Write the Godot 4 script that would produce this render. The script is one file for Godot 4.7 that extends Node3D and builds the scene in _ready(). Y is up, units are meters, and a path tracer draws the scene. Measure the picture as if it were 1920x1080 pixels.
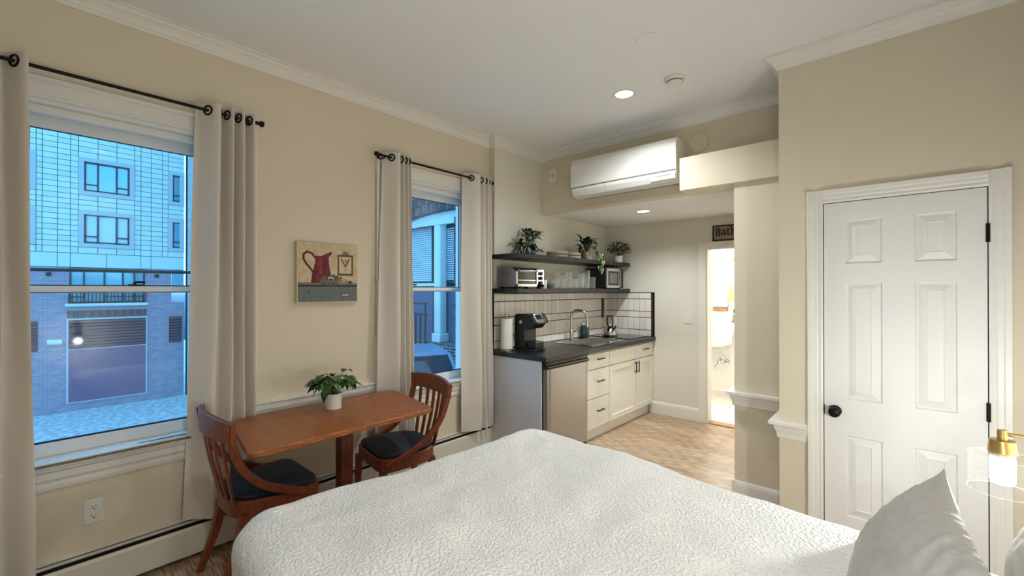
extends Node3D
# A small studio flat seen from beside the bed. x runs away from the window wall, -z runs towards the kitchen, y is up; metres.

var M := {}
var taken := {}
var rng := RandomNumberGenerator.new()

# ---------------------------------------------------------------- helpers
func numbered(called: String) -> String:
	if not taken.has(called):
		taken[called] = 0
		return called
	taken[called] += 1
	return "%s_%03d" % [called, taken[called]]

func tag(o: Node, label: String, category: String, group := "") -> Node:
	o.set_meta("label", label)
	o.set_meta("category", category)
	if group != "":
		o.set_meta("group", group)
	return o

func thing(called: String, label: String, category: String, at := Vector3.ZERO, turn := 0.0, group := "") -> Node3D:
	var o := Node3D.new()
	o.name = numbered(called)
	add_child(o)
	o.position = at
	o.rotation.y = turn
	tag(o, label, category, group)
	return o

func setting(called: String, label: String, at := Vector3.ZERO) -> Node3D:
	var o := Node3D.new()
	o.name = numbered(called)
	add_child(o)
	o.position = at
	o.set_meta("kind", "structure")
	o.set_meta("label", label)
	return o

func copy(o: Node3D, at: Vector3, turn: float, label: String) -> Node3D:
	var c: Node3D = o.duplicate()
	var stem: String = o.name
	if stem.length() > 4 and stem[stem.length() - 4] == "_" and stem.right(3).is_valid_int():
		stem = stem.left(stem.length() - 4)
	c.name = numbered(stem)
	add_child(c)
	c.position = at
	c.rotation.y = turn
	c.set_meta("label", label)
	return c

func tool() -> SurfaceTool:
	var s := SurfaceTool.new()
	s.begin(Mesh.PRIMITIVE_TRIANGLES)
	s.set_smooth_group(-1)
	return s

func mesh_of(s: SurfaceTool) -> ArrayMesh:
	s.generate_normals()
	return s.commit()

func put(m: Mesh, called: String, material: Material, parent: Node) -> MeshInstance3D:
	var o := MeshInstance3D.new()
	o.mesh = m
	o.name = numbered(called) if parent == self else called
	o.material_override = material
	parent.add_child(o, true)
	return o

func done(s: SurfaceTool, called: String, material: Material, parent: Node) -> MeshInstance3D:
	return put(mesh_of(s), called, material, parent)

func tri(s: SurfaceTool, a: Vector3, b: Vector3, c: Vector3, n: Vector3) -> void:
	if (b - a).cross(c - a).dot(n) > 0.0:
		s.add_vertex(a); s.add_vertex(c); s.add_vertex(b)
	else:
		s.add_vertex(a); s.add_vertex(b); s.add_vertex(c)

func quad(s: SurfaceTool, a: Vector3, b: Vector3, c: Vector3, d: Vector3, n: Vector3) -> void:
	tri(s, a, b, c, n)
	tri(s, a, c, d, n)

# a box with chamfered edges
func box(s: SurfaceTool, x0: float, x1: float, y0: float, y1: float, z0: float, z1: float, b := 0.0) -> void:
	var lo := Vector3(minf(x0, x1), minf(y0, y1), minf(z0, z1))
	var hi := Vector3(maxf(x0, x1), maxf(y0, y1), maxf(z0, z1))
	var mid := (lo + hi) / 2.0
	var h := (hi - lo) / 2.0
	s.set_smooth_group(-1)
	for a in 3:
		var p := (a + 1) % 3
		var q := (a + 2) % 3
		for sg in [-1.0, 1.0]:
			var n := Vector3.ZERO
			n[a] = sg
			var v := []
			for k in [[-1, -1], [1, -1], [1, 1], [-1, 1]]:
				var w := Vector3.ZERO
				w[a] = sg * h[a]
				w[p] = k[0] * (h[p] - b)
				w[q] = k[1] * (h[q] - b)
				v.append(mid + w)
			quad(s, v[0], v[1], v[2], v[3], n)
	if b <= 0.0:
		return
	for c in 3:
		var p := (c + 1) % 3
		var q := (c + 2) % 3
		for sp in [-1.0, 1.0]:
			for sq in [-1.0, 1.0]:
				var n := Vector3.ZERO
				n[p] = sp
				n[q] = sq
				var v := []
				for k in [[-1, 0], [1, 0], [1, 1], [-1, 1]]:
					var w := Vector3.ZERO
					w[c] = k[0] * (h[c] - b)
					w[p] = sp * (h[p] - (b if k[1] == 1 else 0.0))
					w[q] = sq * (h[q] - (0.0 if k[1] == 1 else b))
					v.append(mid + w)
				quad(s, v[0], v[1], v[2], v[3], n)
	for sx in [-1.0, 1.0]:
		for sy in [-1.0, 1.0]:
			for sz in [-1.0, 1.0]:
				tri(s, mid + Vector3(sx * h.x, sy * (h.y - b), sz * (h.z - b)), mid + Vector3(sx * (h.x - b), sy * h.y, sz * (h.z - b)), mid + Vector3(sx * (h.x - b), sy * (h.y - b), sz * h.z), Vector3(sx, sy, sz))

func slab(called: String, material: Material, parent: Node, x0: float, x1: float, y0: float, y1: float, z0: float, z1: float, b := 0.0) -> MeshInstance3D:
	var s := tool()
	box(s, x0, x1, y0, y1, z0, z1, b)
	return done(s, called, material, parent)

# a polygon in the plane (ax, ay) through at, drawn out along a vector
func prism(s: SurfaceTool, poly: PackedVector2Array, at: Vector3, ax: Vector3, ay: Vector3, along: Vector3, smooth := false) -> void:
	var area := 0.0
	for i in poly.size():
		area += poly[i].cross(poly[(i + 1) % poly.size()])
	s.set_smooth_group(1 if smooth else -1)
	for i in poly.size():
		var a := poly[i]
		var b := poly[(i + 1) % poly.size()]
		var e := (b - a)
		var n2 := Vector2(e.y, -e.x) * signf(area)
		var pa := at + ax * a.x + ay * a.y
		var pb := at + ax * b.x + ay * b.y
		quad(s, pa, pb, pb + along, pa + along, ax * n2.x + ay * n2.y)
	s.set_smooth_group(-1)
	var t := Geometry2D.triangulate_polygon(poly)
	for i in range(0, t.size(), 3):
		var v := []
		for k in 3:
			v.append(at + ax * poly[t[i + k]].x + ay * poly[t[i + k]].y)
		tri(s, v[0], v[1], v[2], -along)
		tri(s, v[0] + along, v[1] + along, v[2] + along, along)

# a profile of (radius, height) turned round an axis; sharp keeps the rims of the profile crisp
func lathe(s: SurfaceTool, prof: Array, at: Vector3, segs := 24, sharp := true, basis := Basis.IDENTITY) -> void:
	for i in prof.size() - 1:
		s.set_smooth_group(i + 10 if sharp else 10)
		for k in segs:
			var a0 := TAU * k / segs
			var a1 := TAU * (k + 1) / segs
			var v := []
			for e in [[prof[i], a0], [prof[i], a1], [prof[i + 1], a1], [prof[i + 1], a0]]:
				v.append(at + basis * Vector3(e[0].x * cos(e[1]), e[0].y, e[0].x * sin(e[1])))
			if prof[i].x > 1e-6:
				s.add_vertex(v[0]); s.add_vertex(v[1]); s.add_vertex(v[2])
			if prof[i + 1].x > 1e-6:
				s.add_vertex(v[0]); s.add_vertex(v[2]); s.add_vertex(v[3])
	s.set_smooth_group(-1)

func turned(axis: Vector3) -> Basis:
	return Basis(Quaternion(Vector3.UP, axis.normalized())) if axis.normalized().dot(Vector3.UP) > -0.999 else Basis(Vector3.RIGHT, PI)

func tube(s: SurfaceTool, pts: Array, radii, segs := 10, closed := false) -> void:
	var n := pts.size()
	var rings := []
	var ref := Vector3.ZERO
	for i in n:
		var d: Vector3
		if closed:
			d = (pts[(i + 1) % n] - pts[(i + n - 1) % n]).normalized()
		else:
			d = (pts[mini(i + 1, n - 1)] - pts[maxi(i - 1, 0)]).normalized()
		if ref == Vector3.ZERO:
			ref = d.cross(Vector3.UP if absf(d.y) < 0.9 else Vector3.RIGHT).normalized()
		ref = (ref - d * ref.dot(d)).normalized()
		var bi := d.cross(ref)
		var r: float = radii[i] if radii is Array else radii
		var ring := []
		for k in segs:
			var a := TAU * k / segs
			ring.append(pts[i] + (ref * cos(a) + bi * sin(a)) * r)
		rings.append(ring)
	s.set_smooth_group(5)
	for i in (n if closed else n - 1):
		for k in segs:
			var a: Vector3 = rings[i][k]
			var b: Vector3 = rings[i][(k + 1) % segs]
			var c: Vector3 = rings[(i + 1) % n][(k + 1) % segs]
			var d: Vector3 = rings[(i + 1) % n][k]
			quad(s, a, b, c, d, (a + b) / 2.0 - pts[i])
	s.set_smooth_group(-1)
	if not closed:
		for e in [0, n - 1]:
			var out: Vector3 = (pts[0] - pts[1]) if e == 0 else (pts[n - 1] - pts[n - 2])
			for k in segs:
				tri(s, pts[e], rings[e][k], rings[e][(k + 1) % segs], out)

# a bar of rectangular section (w across side, h across the rest) swept along points
func bar(s: SurfaceTool, pts: Array, w, h, side: Vector3, b := 0.0) -> void:
	var n := pts.size()
	var rings := []
	for i in n:
		var d: Vector3 = (pts[mini(i + 1, n - 1)] - pts[maxi(i - 1, 0)]).normalized()
		var sd := (side - d * side.dot(d)).normalized()
		var up := d.cross(sd)
		var ww: float = (w[i] if w is Array else w) / 2.0
		var hh: float = (h[i] if h is Array else h) / 2.0
		var ring := []
		if b > 0.0:
			for k in [[1, 1, 0], [1, 1, 1], [-1, 1, 1], [-1, 1, 0], [-1, -1, 0], [-1, -1, 1], [1, -1, 1], [1, -1, 0]]:
				ring.append(pts[i] + sd * k[0] * (ww - (b if k[2] == 1 else 0.0)) + up * k[1] * (hh - (0.0 if k[2] == 1 else b)))
		else:
			for k in [[1, 1], [-1, 1], [-1, -1], [1, -1]]:
				ring.append(pts[i] + sd * k[0] * ww + up * k[1] * hh)
		rings.append(ring)
	var m: int = rings[0].size()
	for i in n - 1:
		for k in m:
			s.set_smooth_group(20 + k)
			var a: Vector3 = rings[i][k]
			var bb: Vector3 = rings[i][(k + 1) % m]
			quad(s, a, bb, rings[i + 1][(k + 1) % m], rings[i + 1][k], (a + bb) / 2.0 - pts[i])
	s.set_smooth_group(-1)
	for e in [0, n - 1]:
		var out: Vector3 = (pts[0] - pts[1]) if e == 0 else (pts[n - 1] - pts[n - 2])
		for k in m:
			tri(s, pts[e], rings[e][k], rings[e][(k + 1) % m], out)

func sheet(s: SurfaceTool, nu: int, nv: int, f: Callable, group := 7) -> void:
	var p := []
	for i in nu + 1:
		var row := []
		for j in nv + 1:
			row.append(f.call(float(i) / nu, float(j) / nv))
		p.append(row)
	s.set_smooth_group(group)
	for i in nu:
		for j in nv:
			s.add_vertex(p[i][j]); s.add_vertex(p[i + 1][j]); s.add_vertex(p[i + 1][j + 1])
			s.add_vertex(p[i][j]); s.add_vertex(p[i + 1][j + 1]); s.add_vertex(p[i][j + 1])
	s.set_smooth_group(-1)

# corner points rounded off
func rounded(pts: Array, r: float, n := 5) -> PackedVector2Array:
	var out := PackedVector2Array()
	for i in pts.size():
		var p: Vector2 = pts[i]
		var a: Vector2 = pts[(i + pts.size() - 1) % pts.size()]
		var b: Vector2 = pts[(i + 1) % pts.size()]
		var pa := p + (a - p).normalized() * minf(r, (a - p).length() / 2.1)
		var pb := p + (b - p).normalized() * minf(r, (b - p).length() / 2.1)
		for k in n + 1:
			var t := float(k) / n
			out.append(pa.lerp(p, t).lerp(p.lerp(pb, t), t))
	return out

# a plate with a rounded rim: the outline (x, z) between y0 and y1
func plate(s: SurfaceTool, poly: PackedVector2Array, y0: float, y1: float, b: float, dome := 0.0) -> void:
	var c := Vector2.ZERO
	for p in poly:
		c += p / poly.size()
	var levels := [[1, y0, 0.0], [0, y0 + b, 0.0], [0, y1 - b, 0.0], [1, y1, 0.0]]
	if dome > 0.0:
		levels = [[1.0, y0, 0.0], [0.0, y0 + b * 0.6, 0.0], [0.0, y1 - b, 0.0], [0.35, y1 - b * 0.3, 0.0], [1.0, y1, 0.0]]
		for k in 5:
			levels.append([1.0, y1 + dome * sin((k + 1) / 5.0 * PI / 2.0), (k + 1) / 5.0])
	var rings := []
	for l in levels:
		var ring := []
		for p in poly:
			var q: Vector2 = p - (p - c).normalized() * b * l[0]
			q = q.lerp(c, l[2])
			ring.append(Vector3(q.x, l[1], q.y))
		rings.append(ring)
	s.set_smooth_group(3 if dome > 0.0 else -1)
	var n := poly.size()
	var middle := Vector3(c.x, (y0 + y1) / 2.0, c.y)
	for i in rings.size() - 1:
		for k in n:
			var a: Vector3 = rings[i][k]
			var d: Vector3 = rings[i + 1][k]
			quad(s, a, rings[i][(k + 1) % n], rings[i + 1][(k + 1) % n], d, (a + d) / 2.0 - middle)
	s.set_smooth_group(-1)
	for k in n:
		tri(s, Vector3(c.x, y0, c.y), rings[0][k], rings[0][(k + 1) % n], Vector3.DOWN)
		if dome <= 0.0:
			var top: Array = rings[rings.size() - 1]
			tri(s, Vector3(c.x, y1, c.y), top[k], top[(k + 1) % n], Vector3.UP)

func curve(pts: Array, n := 16) -> Array:
	var c := Curve3D.new()
	for i in pts.size():
		var t: Vector3 = (pts[mini(i + 1, pts.size() - 1)] - pts[maxi(i - 1, 0)]) / 6.0
		c.add_point(pts[i], -t, t)
	c.bake_interval = 0.005
	var out := []
	for i in n + 1:
		out.append(c.sample_baked(c.get_baked_length() * i / n, true))
	return out

func lettering(text: String, size: float, depth: float, family := "Droid Serif", weight := 700) -> TextMesh:
	var f := SystemFont.new()
	f.font_names = PackedStringArray([family])
	f.font_weight = weight
	var t := TextMesh.new()
	t.font = f
	t.text = text
	t.font_size = 64
	t.pixel_size = size / 64.0
	t.depth = depth
	return t

# ---------------------------------------------------------------- materials
func paint(r: float, g: float, b: float, rough := 0.6, metal := 0.0) -> StandardMaterial3D:
	var m := StandardMaterial3D.new()
	m.albedo_color = Color(r / 255.0, g / 255.0, b / 255.0)
	m.roughness = rough
	m.metallic = metal
	return m

func glow(r: float, g: float, b: float, power: float) -> StandardMaterial3D:
	var m := paint(240, 240, 240, 0.4)
	m.emission_enabled = true
	m.emission = Color(r / 255.0, g / 255.0, b / 255.0)
	m.emission_energy_multiplier = power
	return m

func glass(alpha := 0.04, spec := 0.5) -> StandardMaterial3D:
	var m := StandardMaterial3D.new()
	m.albedo_color = Color(0.9, 0.95, 0.95, alpha)
	m.transparency = BaseMaterial3D.TRANSPARENCY_ALPHA
	m.roughness = 0.02
	m.metallic_specular = spec
	return m

func noise_map(freq: float, kind: int, octaves: int, sd: int, lo: Color, hi: Color, size := 512, pos := [0.0, 1.0]) -> NoiseTexture2D:
	var n := FastNoiseLite.new()
	n.noise_type = kind
	n.frequency = freq
	n.fractal_octaves = octaves
	n.seed = sd
	var t := NoiseTexture2D.new()
	t.width = size
	t.height = size
	t.seamless = true
	t.noise = n
	var g := Gradient.new()
	g.set_color(0, lo)
	g.set_color(1, hi)
	g.set_offset(0, pos[0])
	g.set_offset(1, pos[1])
	t.color_ramp = g
	return t

func grain(m: StandardMaterial3D, t: Texture2D, scale: Vector3, world := false) -> StandardMaterial3D:
	m.albedo_texture = t
	m.uv1_triplanar = true
	m.uv1_world_triplanar = world
	m.uv1_scale = scale
	return m

func relief(m: StandardMaterial3D, t: Texture2D, cm: float, scale: Vector3, world := false) -> StandardMaterial3D:
	m.heightmap_enabled = true
	m.heightmap_texture = t
	m.heightmap_scale = cm
	m.uv1_triplanar = true
	m.uv1_world_triplanar = world
	m.uv1_scale = scale
	return m

# running-bond brickwork too far away to tell the bricks apart
func brick_picture(mortar: Color, tones: Array, sd: int) -> ImageTexture:
	var im := Image.create(256, 256, false, Image.FORMAT_RGB8)
	im.fill(mortar)
	var r := RandomNumberGenerator.new()
	r.seed = sd
	for row in 16:
		for col in 5:
			var x := col * 64 + (32 if row % 2 == 1 else 0) - 64
			var c: Color = tones[r.randi() % tones.size()]
			c = c.lightened(r.randf() * 0.08)
			im.fill_rect(Rect2i(x + 2, row * 16 + 2, 60, 13), c)
			if row % 2 == 1 and col == 0:
				im.fill_rect(Rect2i(x + 258, row * 16 + 2, 60, 13), c)
	return ImageTexture.create_from_image(im)

func make_materials() -> void:
	var white := Color.WHITE
	var fine := noise_map(0.05, FastNoiseLite.TYPE_SIMPLEX_SMOOTH, 3, 4, Color(0.3, 0.3, 0.3), white, 256)
	var weave := noise_map(0.2, FastNoiseLite.TYPE_SIMPLEX, 2, 9, Color.BLACK, white, 256)
	M.wall = relief(paint(222, 210, 187, 0.75), fine, 0.05, Vector3.ONE * 3.0, true)
	M.wall_light = relief(paint(225, 221, 207, 0.75), fine, 0.05, Vector3.ONE * 3.0, true)
	M.ceiling = relief(paint(240, 238, 236, 0.85), fine, 0.05, Vector3.ONE * 3.0, true)
	M.trim = paint(234, 230, 222, 0.42)
	M.door = relief(paint(234, 232, 228, 0.5), fine, 0.03, Vector3.ONE * 4.0, true)
	M.vinyl = paint(232, 232, 232, 0.35)
	M.heater = paint(226, 220, 206, 0.4)
	M.gap = paint(14, 13, 13, 0.8)
	M.black = paint(18, 17, 17, 0.38)
	M.black_metal = paint(16, 15, 15, 0.35, 0.6)
	M.plastic_white = paint(232, 229, 220, 0.4)
	M.plastic_ivory = paint(226, 220, 200, 0.45)
	M.steel = relief(paint(180, 178, 176, 0.33, 0.95), noise_map(0.04, FastNoiseLite.TYPE_SIMPLEX, 2, 21, Color.BLACK, white, 256), 0.008, Vector3(60, 2, 60))
	M.chrome = paint(205, 205, 205, 0.12, 1.0)
	M.nickel = paint(186, 176, 160, 0.25, 1.0)
	M.brass = paint(200, 170, 104, 0.3, 1.0)
	M.lamp_glass = glass(0.0)
	M.window_glass = glass(0.02, 0.62)
	M.ceramic = paint(238, 238, 234, 0.15)
	M.clearware = glass(0.045, 0.75)
	M.screen_dark = paint(8, 9, 10, 0.12)
	M.bulb = glow(255, 236, 205, 5.0)
	# woods
	var grain_map := noise_map(0.02, FastNoiseLite.TYPE_SIMPLEX_SMOOTH, 5, 31, Color(0.66, 0.6, 0.54), Color(1, 1, 1), 512, [0.15, 0.85])
	M.table_wood = grain(paint(186, 110, 54, 0.4), grain_map, Vector3(9.0, 9.0, 0.9), true)
	M.chair_wood = grain(paint(148, 76, 40, 0.38), grain_map, Vector3(10.0, 1.2, 10.0))
	M.dark_wood = grain(paint(128, 64, 38, 0.42), grain_map, Vector3(8.0, 0.9, 8.0))
	M.planks = []
	for c in [[208, 184, 156], [216, 194, 166], [200, 175, 147], [222, 201, 174], [205, 182, 155]]:
		M.planks.append(grain(paint(c[0], c[1], c[2], 0.4), grain_map, Vector3(0.7, 6.0, 6.0), true))
	M.threshold = grain(paint(206, 164, 118, 0.4), grain_map, Vector3(0.9, 8.0, 8.0), true)
	# cloth
	M.curtain = relief(paint(222, 214, 203, 0.85), weave, 0.05, Vector3.ONE * 8.0, true)
	M.curtain.backlight_enabled = true
	M.curtain.backlight = Color(0.18, 0.18, 0.18)
	M.seat = relief(paint(30, 36, 54, 0.7), weave, 0.05, Vector3.ONE * 10.0)
	M.seat.rim_enabled = true
	M.seat.rim = 0.4
	var quilt := noise_map(0.055, FastNoiseLite.TYPE_SIMPLEX_SMOOTH, 3, 12, Color.BLACK, white, 512, [0.25, 0.75])
	M.comforter = relief(paint(236, 232, 225, 0.85), quilt, 0.42, Vector3.ONE * 2.2, true)
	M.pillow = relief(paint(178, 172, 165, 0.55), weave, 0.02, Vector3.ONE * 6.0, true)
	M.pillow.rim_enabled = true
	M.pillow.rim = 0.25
	M.mattress = paint(228, 226, 220, 0.9)
	# kitchen
	M.cabinet = paint(236, 232, 222, 0.35)
	M.side_panel = paint(214, 214, 218, 0.4)
	M.counter = grain(paint(40, 38, 38, 0.3), noise_map(0.03, FastNoiseLite.TYPE_SIMPLEX, 4, 51, Color(0.6, 0.6, 0.6), white, 256), Vector3(4.0, 4.0, 1.2), true)
	M.shelf_black = grain(paint(38, 37, 39, 0.4), grain_map, Vector3(6.0, 6.0, 0.7), true)
	M.grout = paint(52, 46, 42, 0.9)
	M.tiles = [paint(240, 232, 224, 0.12), paint(234, 226, 218, 0.14), paint(243, 238, 230, 0.12), paint(230, 224, 214, 0.16)]
	M.floor_tile = [paint(232, 226, 216, 0.3), paint(226, 221, 212, 0.32)]
	M.pot_white = paint(232, 226, 220, 0.5)
	M.pot_tan = grain(paint(214, 196, 166, 0.7), fine, Vector3.ONE * 9.0)
	M.pot_grey = paint(104, 108, 114, 0.35)
	M.soil = paint(42, 30, 24, 0.95)
	M.leaf = paint(38, 74, 34, 0.4)
	M.leaf_light = paint(82, 124, 50, 0.42)
	M.leaf_dark = paint(22, 48, 32, 0.4)
	M.leaf_edge = paint(176, 196, 158, 0.5)
	for k in ["leaf", "leaf_light", "leaf_dark", "leaf_edge"]:
		M[k].backlight_enabled = true
		M[k].backlight = Color(0.12, 0.16, 0.08)
	M.stem = paint(74, 92, 48, 0.6)
	M.paper = relief(paint(240, 238, 230, 0.9), fine, 0.1, Vector3.ONE * 8.0)
	M.soap_blue = paint(24, 38, 56, 0.15)
	M.soap_green = paint(42, 82, 44, 0.15)
	M.bath_yellow = paint(236, 214, 150, 0.7)
	M.bath_white = paint(238, 236, 230, 0.35)
	M.mirror = paint(225, 230, 235, 0.03, 1.0)
	M.mirror_frame = paint(196, 198, 214, 0.4)
	M.sign_board = grain(paint(188, 172, 154, 0.8), grain_map, Vector3(2.0, 12.0, 12.0))
	# outside
	M.stone = paint(206, 222, 214, 0.7)
	M.stone_2 = paint(198, 214, 208, 0.7)
	M.stone_smooth = paint(202, 218, 214, 0.65)
	M.joint = paint(96, 116, 132, 0.9)
	M.surround = paint(184, 190, 196, 0.7)
	M.mullion = paint(44, 58, 72, 0.5)
	M.far_glass = paint(126, 182, 200, 0.1)
	M.far_glass.metallic = 0.35
	M.far_curtain = paint(206, 224, 228, 0.9)
	var b1 := brick_picture(Color8(170, 166, 176), [Color8(146, 128, 146), Color8(134, 120, 140), Color8(156, 138, 152), Color8(140, 126, 148)], 3)
	M.brick = grain(paint(255, 255, 255, 0.85), b1, Vector3(1.05, 1.05, 1.05) * 0.85, true)
	var b2 := brick_picture(Color8(150, 152, 158), [Color8(206, 206, 208), Color8(190, 192, 196), Color8(216, 214, 214)], 5)
	M.brick_light = grain(paint(255, 255, 255, 0.85), b2, Vector3.ONE * 0.8, true)
	var b3 := brick_picture(Color8(176, 176, 178), [Color8(84, 66, 66), Color8(70, 58, 62), Color8(96, 76, 74)], 8)
	M.brick_dark = grain(paint(255, 255, 255, 0.85), b3, Vector3.ONE * 0.83, true)
	M.arch_brick = [paint(92, 76, 80, 0.85), paint(106, 88, 90, 0.85), paint(80, 68, 74, 0.85)]
	M.garage = relief(paint(132, 96, 118, 0.6), fine, 0.2, Vector3.ONE, true)
	M.louver = paint(96, 66, 78, 0.6)
	M.louver_back = paint(60, 44, 56, 0.8)
	M.street = grain(paint(226, 224, 224, 0.9), noise_map(0.02, FastNoiseLite.TYPE_SIMPLEX, 5, 61, Color(0.7, 0.7, 0.7), white, 512), Vector3.ONE * 0.25, true)
	M.iron = paint(26, 30, 36, 0.5)
	M.blind = paint(196, 206, 218, 0.6)
	M.porch_white = paint(214, 220, 220, 0.6)
	M.car_paint = paint(66, 84, 110, 0.2)
	M.car_paint.clearcoat_enabled = true
	M.car_glass = paint(30, 40, 52, 0.05)
	M.car_light = paint(112, 128, 152, 0.4)
	M.rubber = paint(20, 20, 22, 0.8)

# ---------------------------------------------------------------- the scene
func _ready() -> void:
	rng.seed = 20
	make_materials()
	# camera
	var cam := Camera3D.new()
	cam.name = "camera"
	cam.fov = rad_to_deg(2.0 * atan(540.0 / 820.0))
	add_child(cam)
	cam.position = Vector3(2.97, 1.48, 0.0)
	cam.rotation = Vector3(atan(3.0 / 820.0), atan(740.0 / 820.0), 0.0)
	cam.near = 0.02
	cam.far = 200.0
	cam.current = true
	# sky: the blue of late dusk
	var env := Environment.new()
	env.background_mode = Environment.BG_SKY
	var sky := ProceduralSkyMaterial.new()
	sky.sky_top_color = Color(0.42, 0.74, 0.98)
	sky.sky_horizon_color = Color(0.60, 0.90, 1.0)
	sky.ground_horizon_color = Color(0.30, 0.50, 0.70)
	sky.ground_bottom_color = Color(0.12, 0.20, 0.30)
	sky.energy_multiplier = SKY_POWER
	env.sky = Sky.new()
	env.sky.sky_material = sky
	env.tonemap_mode = Environment.TONE_MAPPER_LINEAR
	env.tonemap_exposure = EXPOSURE
	env.sdfgi_enabled = true
	env.ssao_enabled = true
	env.ssil_enabled = true
	var around := WorldEnvironment.new()
	around.name = "environment"
	around.environment = env
	add_child(around)

	build_shell()
	build_trim()
	build_windows()
	build_closet_door()
	build_bathroom()
	build_outside()
	build_heater()
	build_kitchen()
	build_bed()
	build_table()
	build_curtains()
	build_wall_things()
	build_ceiling_things()
	build_appliances()
	build_counter_things()
	build_shelf_things()
	build_sconces()

const SKY_POWER := 2.9
const EXPOSURE := 1.15
const H := 2.91          # main ceiling
const HK := 2.287        # kitchen ceiling
const XK := 0.07         # kitchen wall
const ZF := -5.05        # far kitchen wall
const ZA := -3.67        # wall above the kitchen opening
const ZD := -3.11        # closet wall
const ZS := -3.44        # stub wall
const XR := 3.42         # wall behind the bed
const ZB := -6.5         # bathroom back wall
const W_TOP := 2.365
const W_SILL := 0.685
const WINDOWS := [[0.07, -0.84], [-1.85, -2.76]]

func build_shell() -> void:
	# floor with its planks
	var fl := setting("floor", "light oak plank floor")
	slab("subfloor", M.gap, fl, -0.25, 3.6, -0.15, -0.012, 1.8, -5.2)
	var shapes := {}
	var z := 1.6
	var row := 0
	while z > ZF - 0.02:
		var z1 := maxf(z - 0.18, ZF)
		var x := 0.0 - (row * 0.47 - floorf(row * 0.47 / 1.3) * 1.3)
		while x < XR:
			var x0 := maxf(x, 0.0)
			var x1 := minf(x + 1.3, XR)
			if x1 - x0 > 0.02:
				var key := "%.3f_%.3f" % [x1 - x0, z - z1]
				if not shapes.has(key):
					var s := tool()
					box(s, 0.0006, x1 - x0 - 0.0006, -0.012, 0.0, -(z - z1) + 0.0006, -0.0006, 0.0012)
					shapes[key] = mesh_of(s)
				var o := put(shapes[key], "plank", M.planks[rng.randi() % 5], fl)
				o.position = Vector3(x0, 0, z)
			x += 1.3
		z -= 0.18
		row += 1
	# main ceiling
	var ce := setting("ceiling", "flat white ceiling of the main room")
	slab("ceiling_board", M.ceiling, ce, -0.3, 3.6, H, H + 0.15, 1.8, -3.85)
	var ck := setting("ceiling", "lower white ceiling over the kitchen")
	slab("ceiling_board", M.ceiling, ck, -0.25, 3.6, HK, HK + 0.12, ZA - 0.005, -5.25)
	# window wall with two openings
	var wl := setting("wall_left", "beige window wall")
	var s := tool()
	box(s, -0.25, 0, -0.15, H + 0.1, 1.8, WINDOWS[0][0])
	box(s, -0.25, 0, -0.15, H + 0.1, WINDOWS[0][1], WINDOWS[1][0])
	box(s, -0.25, 0, -0.15, H + 0.1, WINDOWS[1][1], -3.0)
	for w in WINDOWS:
		box(s, -0.25, 0, -0.15, W_SILL - 0.025, w[0], w[1])
		box(s, -0.25, 0, W_TOP, H + 0.1, w[0], w[1])
	done(s, "wall_board", M.wall, wl)
	var wk := setting("wall_kitchen", "cream kitchen wall behind the shelves")
	slab("wall_board", M.wall_light, wk, -0.25, XK, -0.15, H + 0.1, -2.97, -5.25)
	# return of the jog is painted like the window wall
	slab("wall_edge", M.wall, wk, 0.0, XK, 0.9, H, -2.966, -2.97)
	# far kitchen wall with the doorway to the bathroom
	var wf := setting("wall_far", "cream far kitchen wall with the bathroom doorway")
	s = tool()
	box(s, XK, 1.322, -0.15, HK + 0.05, ZF, ZF - 0.12)
	box(s, 1.322, 2.02, 1.936, HK + 0.05, ZF, ZF - 0.12)
	box(s, 2.02, 2.6, -0.15, HK + 0.05, ZF, ZF - 0.12)
	done(s, "wall_board", M.wall_light, wf)
	# wall above the kitchen opening
	var wb := setting("wall_back", "beige wall above the kitchen opening")
	slab("wall_board", M.wall, wb, 0.0, 2.5, HK, H + 0.1, ZA, ZA - 0.13)
	# stub wall at the right of the kitchen, and the pipe box running to the air conditioner
	var ws := setting("wall_stub", "beige stub wall between kitchen and closet")
	slab("wall_board", M.wall, ws, 2.04, 2.46, -0.15, HK, ZS, ZF - 0.05)
	# closet walls
	var wr := setting("wall_right", "beige closet wall with the panelled door")
	s = tool()
	box(s, 2.385, 2.605, -0.15, H + 0.1, ZD, ZD - 0.12)
	box(s, 3.268, 3.6, -0.15, H + 0.1, ZD, ZD - 0.12)
	box(s, 2.605, 3.268, 1.985, H + 0.1, ZD, ZD - 0.12)
	box(s, 2.385, 2.5, -0.15, H + 0.1, ZD - 0.12, ZA - 0.1)
	box(s, 3.3, 3.6, -0.15, H + 0.1, ZD - 0.12, ZF)
	box(s, 2.46, 3.6, -0.15, H + 0.1, -3.85, -3.95)
	done(s, "wall_board", M.wall, wr)
	var wh := setting("wall_head", "beige wall behind the bed")
	slab("wall_board", M.wall, wh, XR, XR + 0.15, -0.15, H + 0.1, 1.8, ZD)
	var wn := setting("wall_near", "beige wall behind the camera")
	slab("wall_board", M.wall, wn, -0.25, XR + 0.15, -0.15, H + 0.1, 1.6, 1.8)

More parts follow.
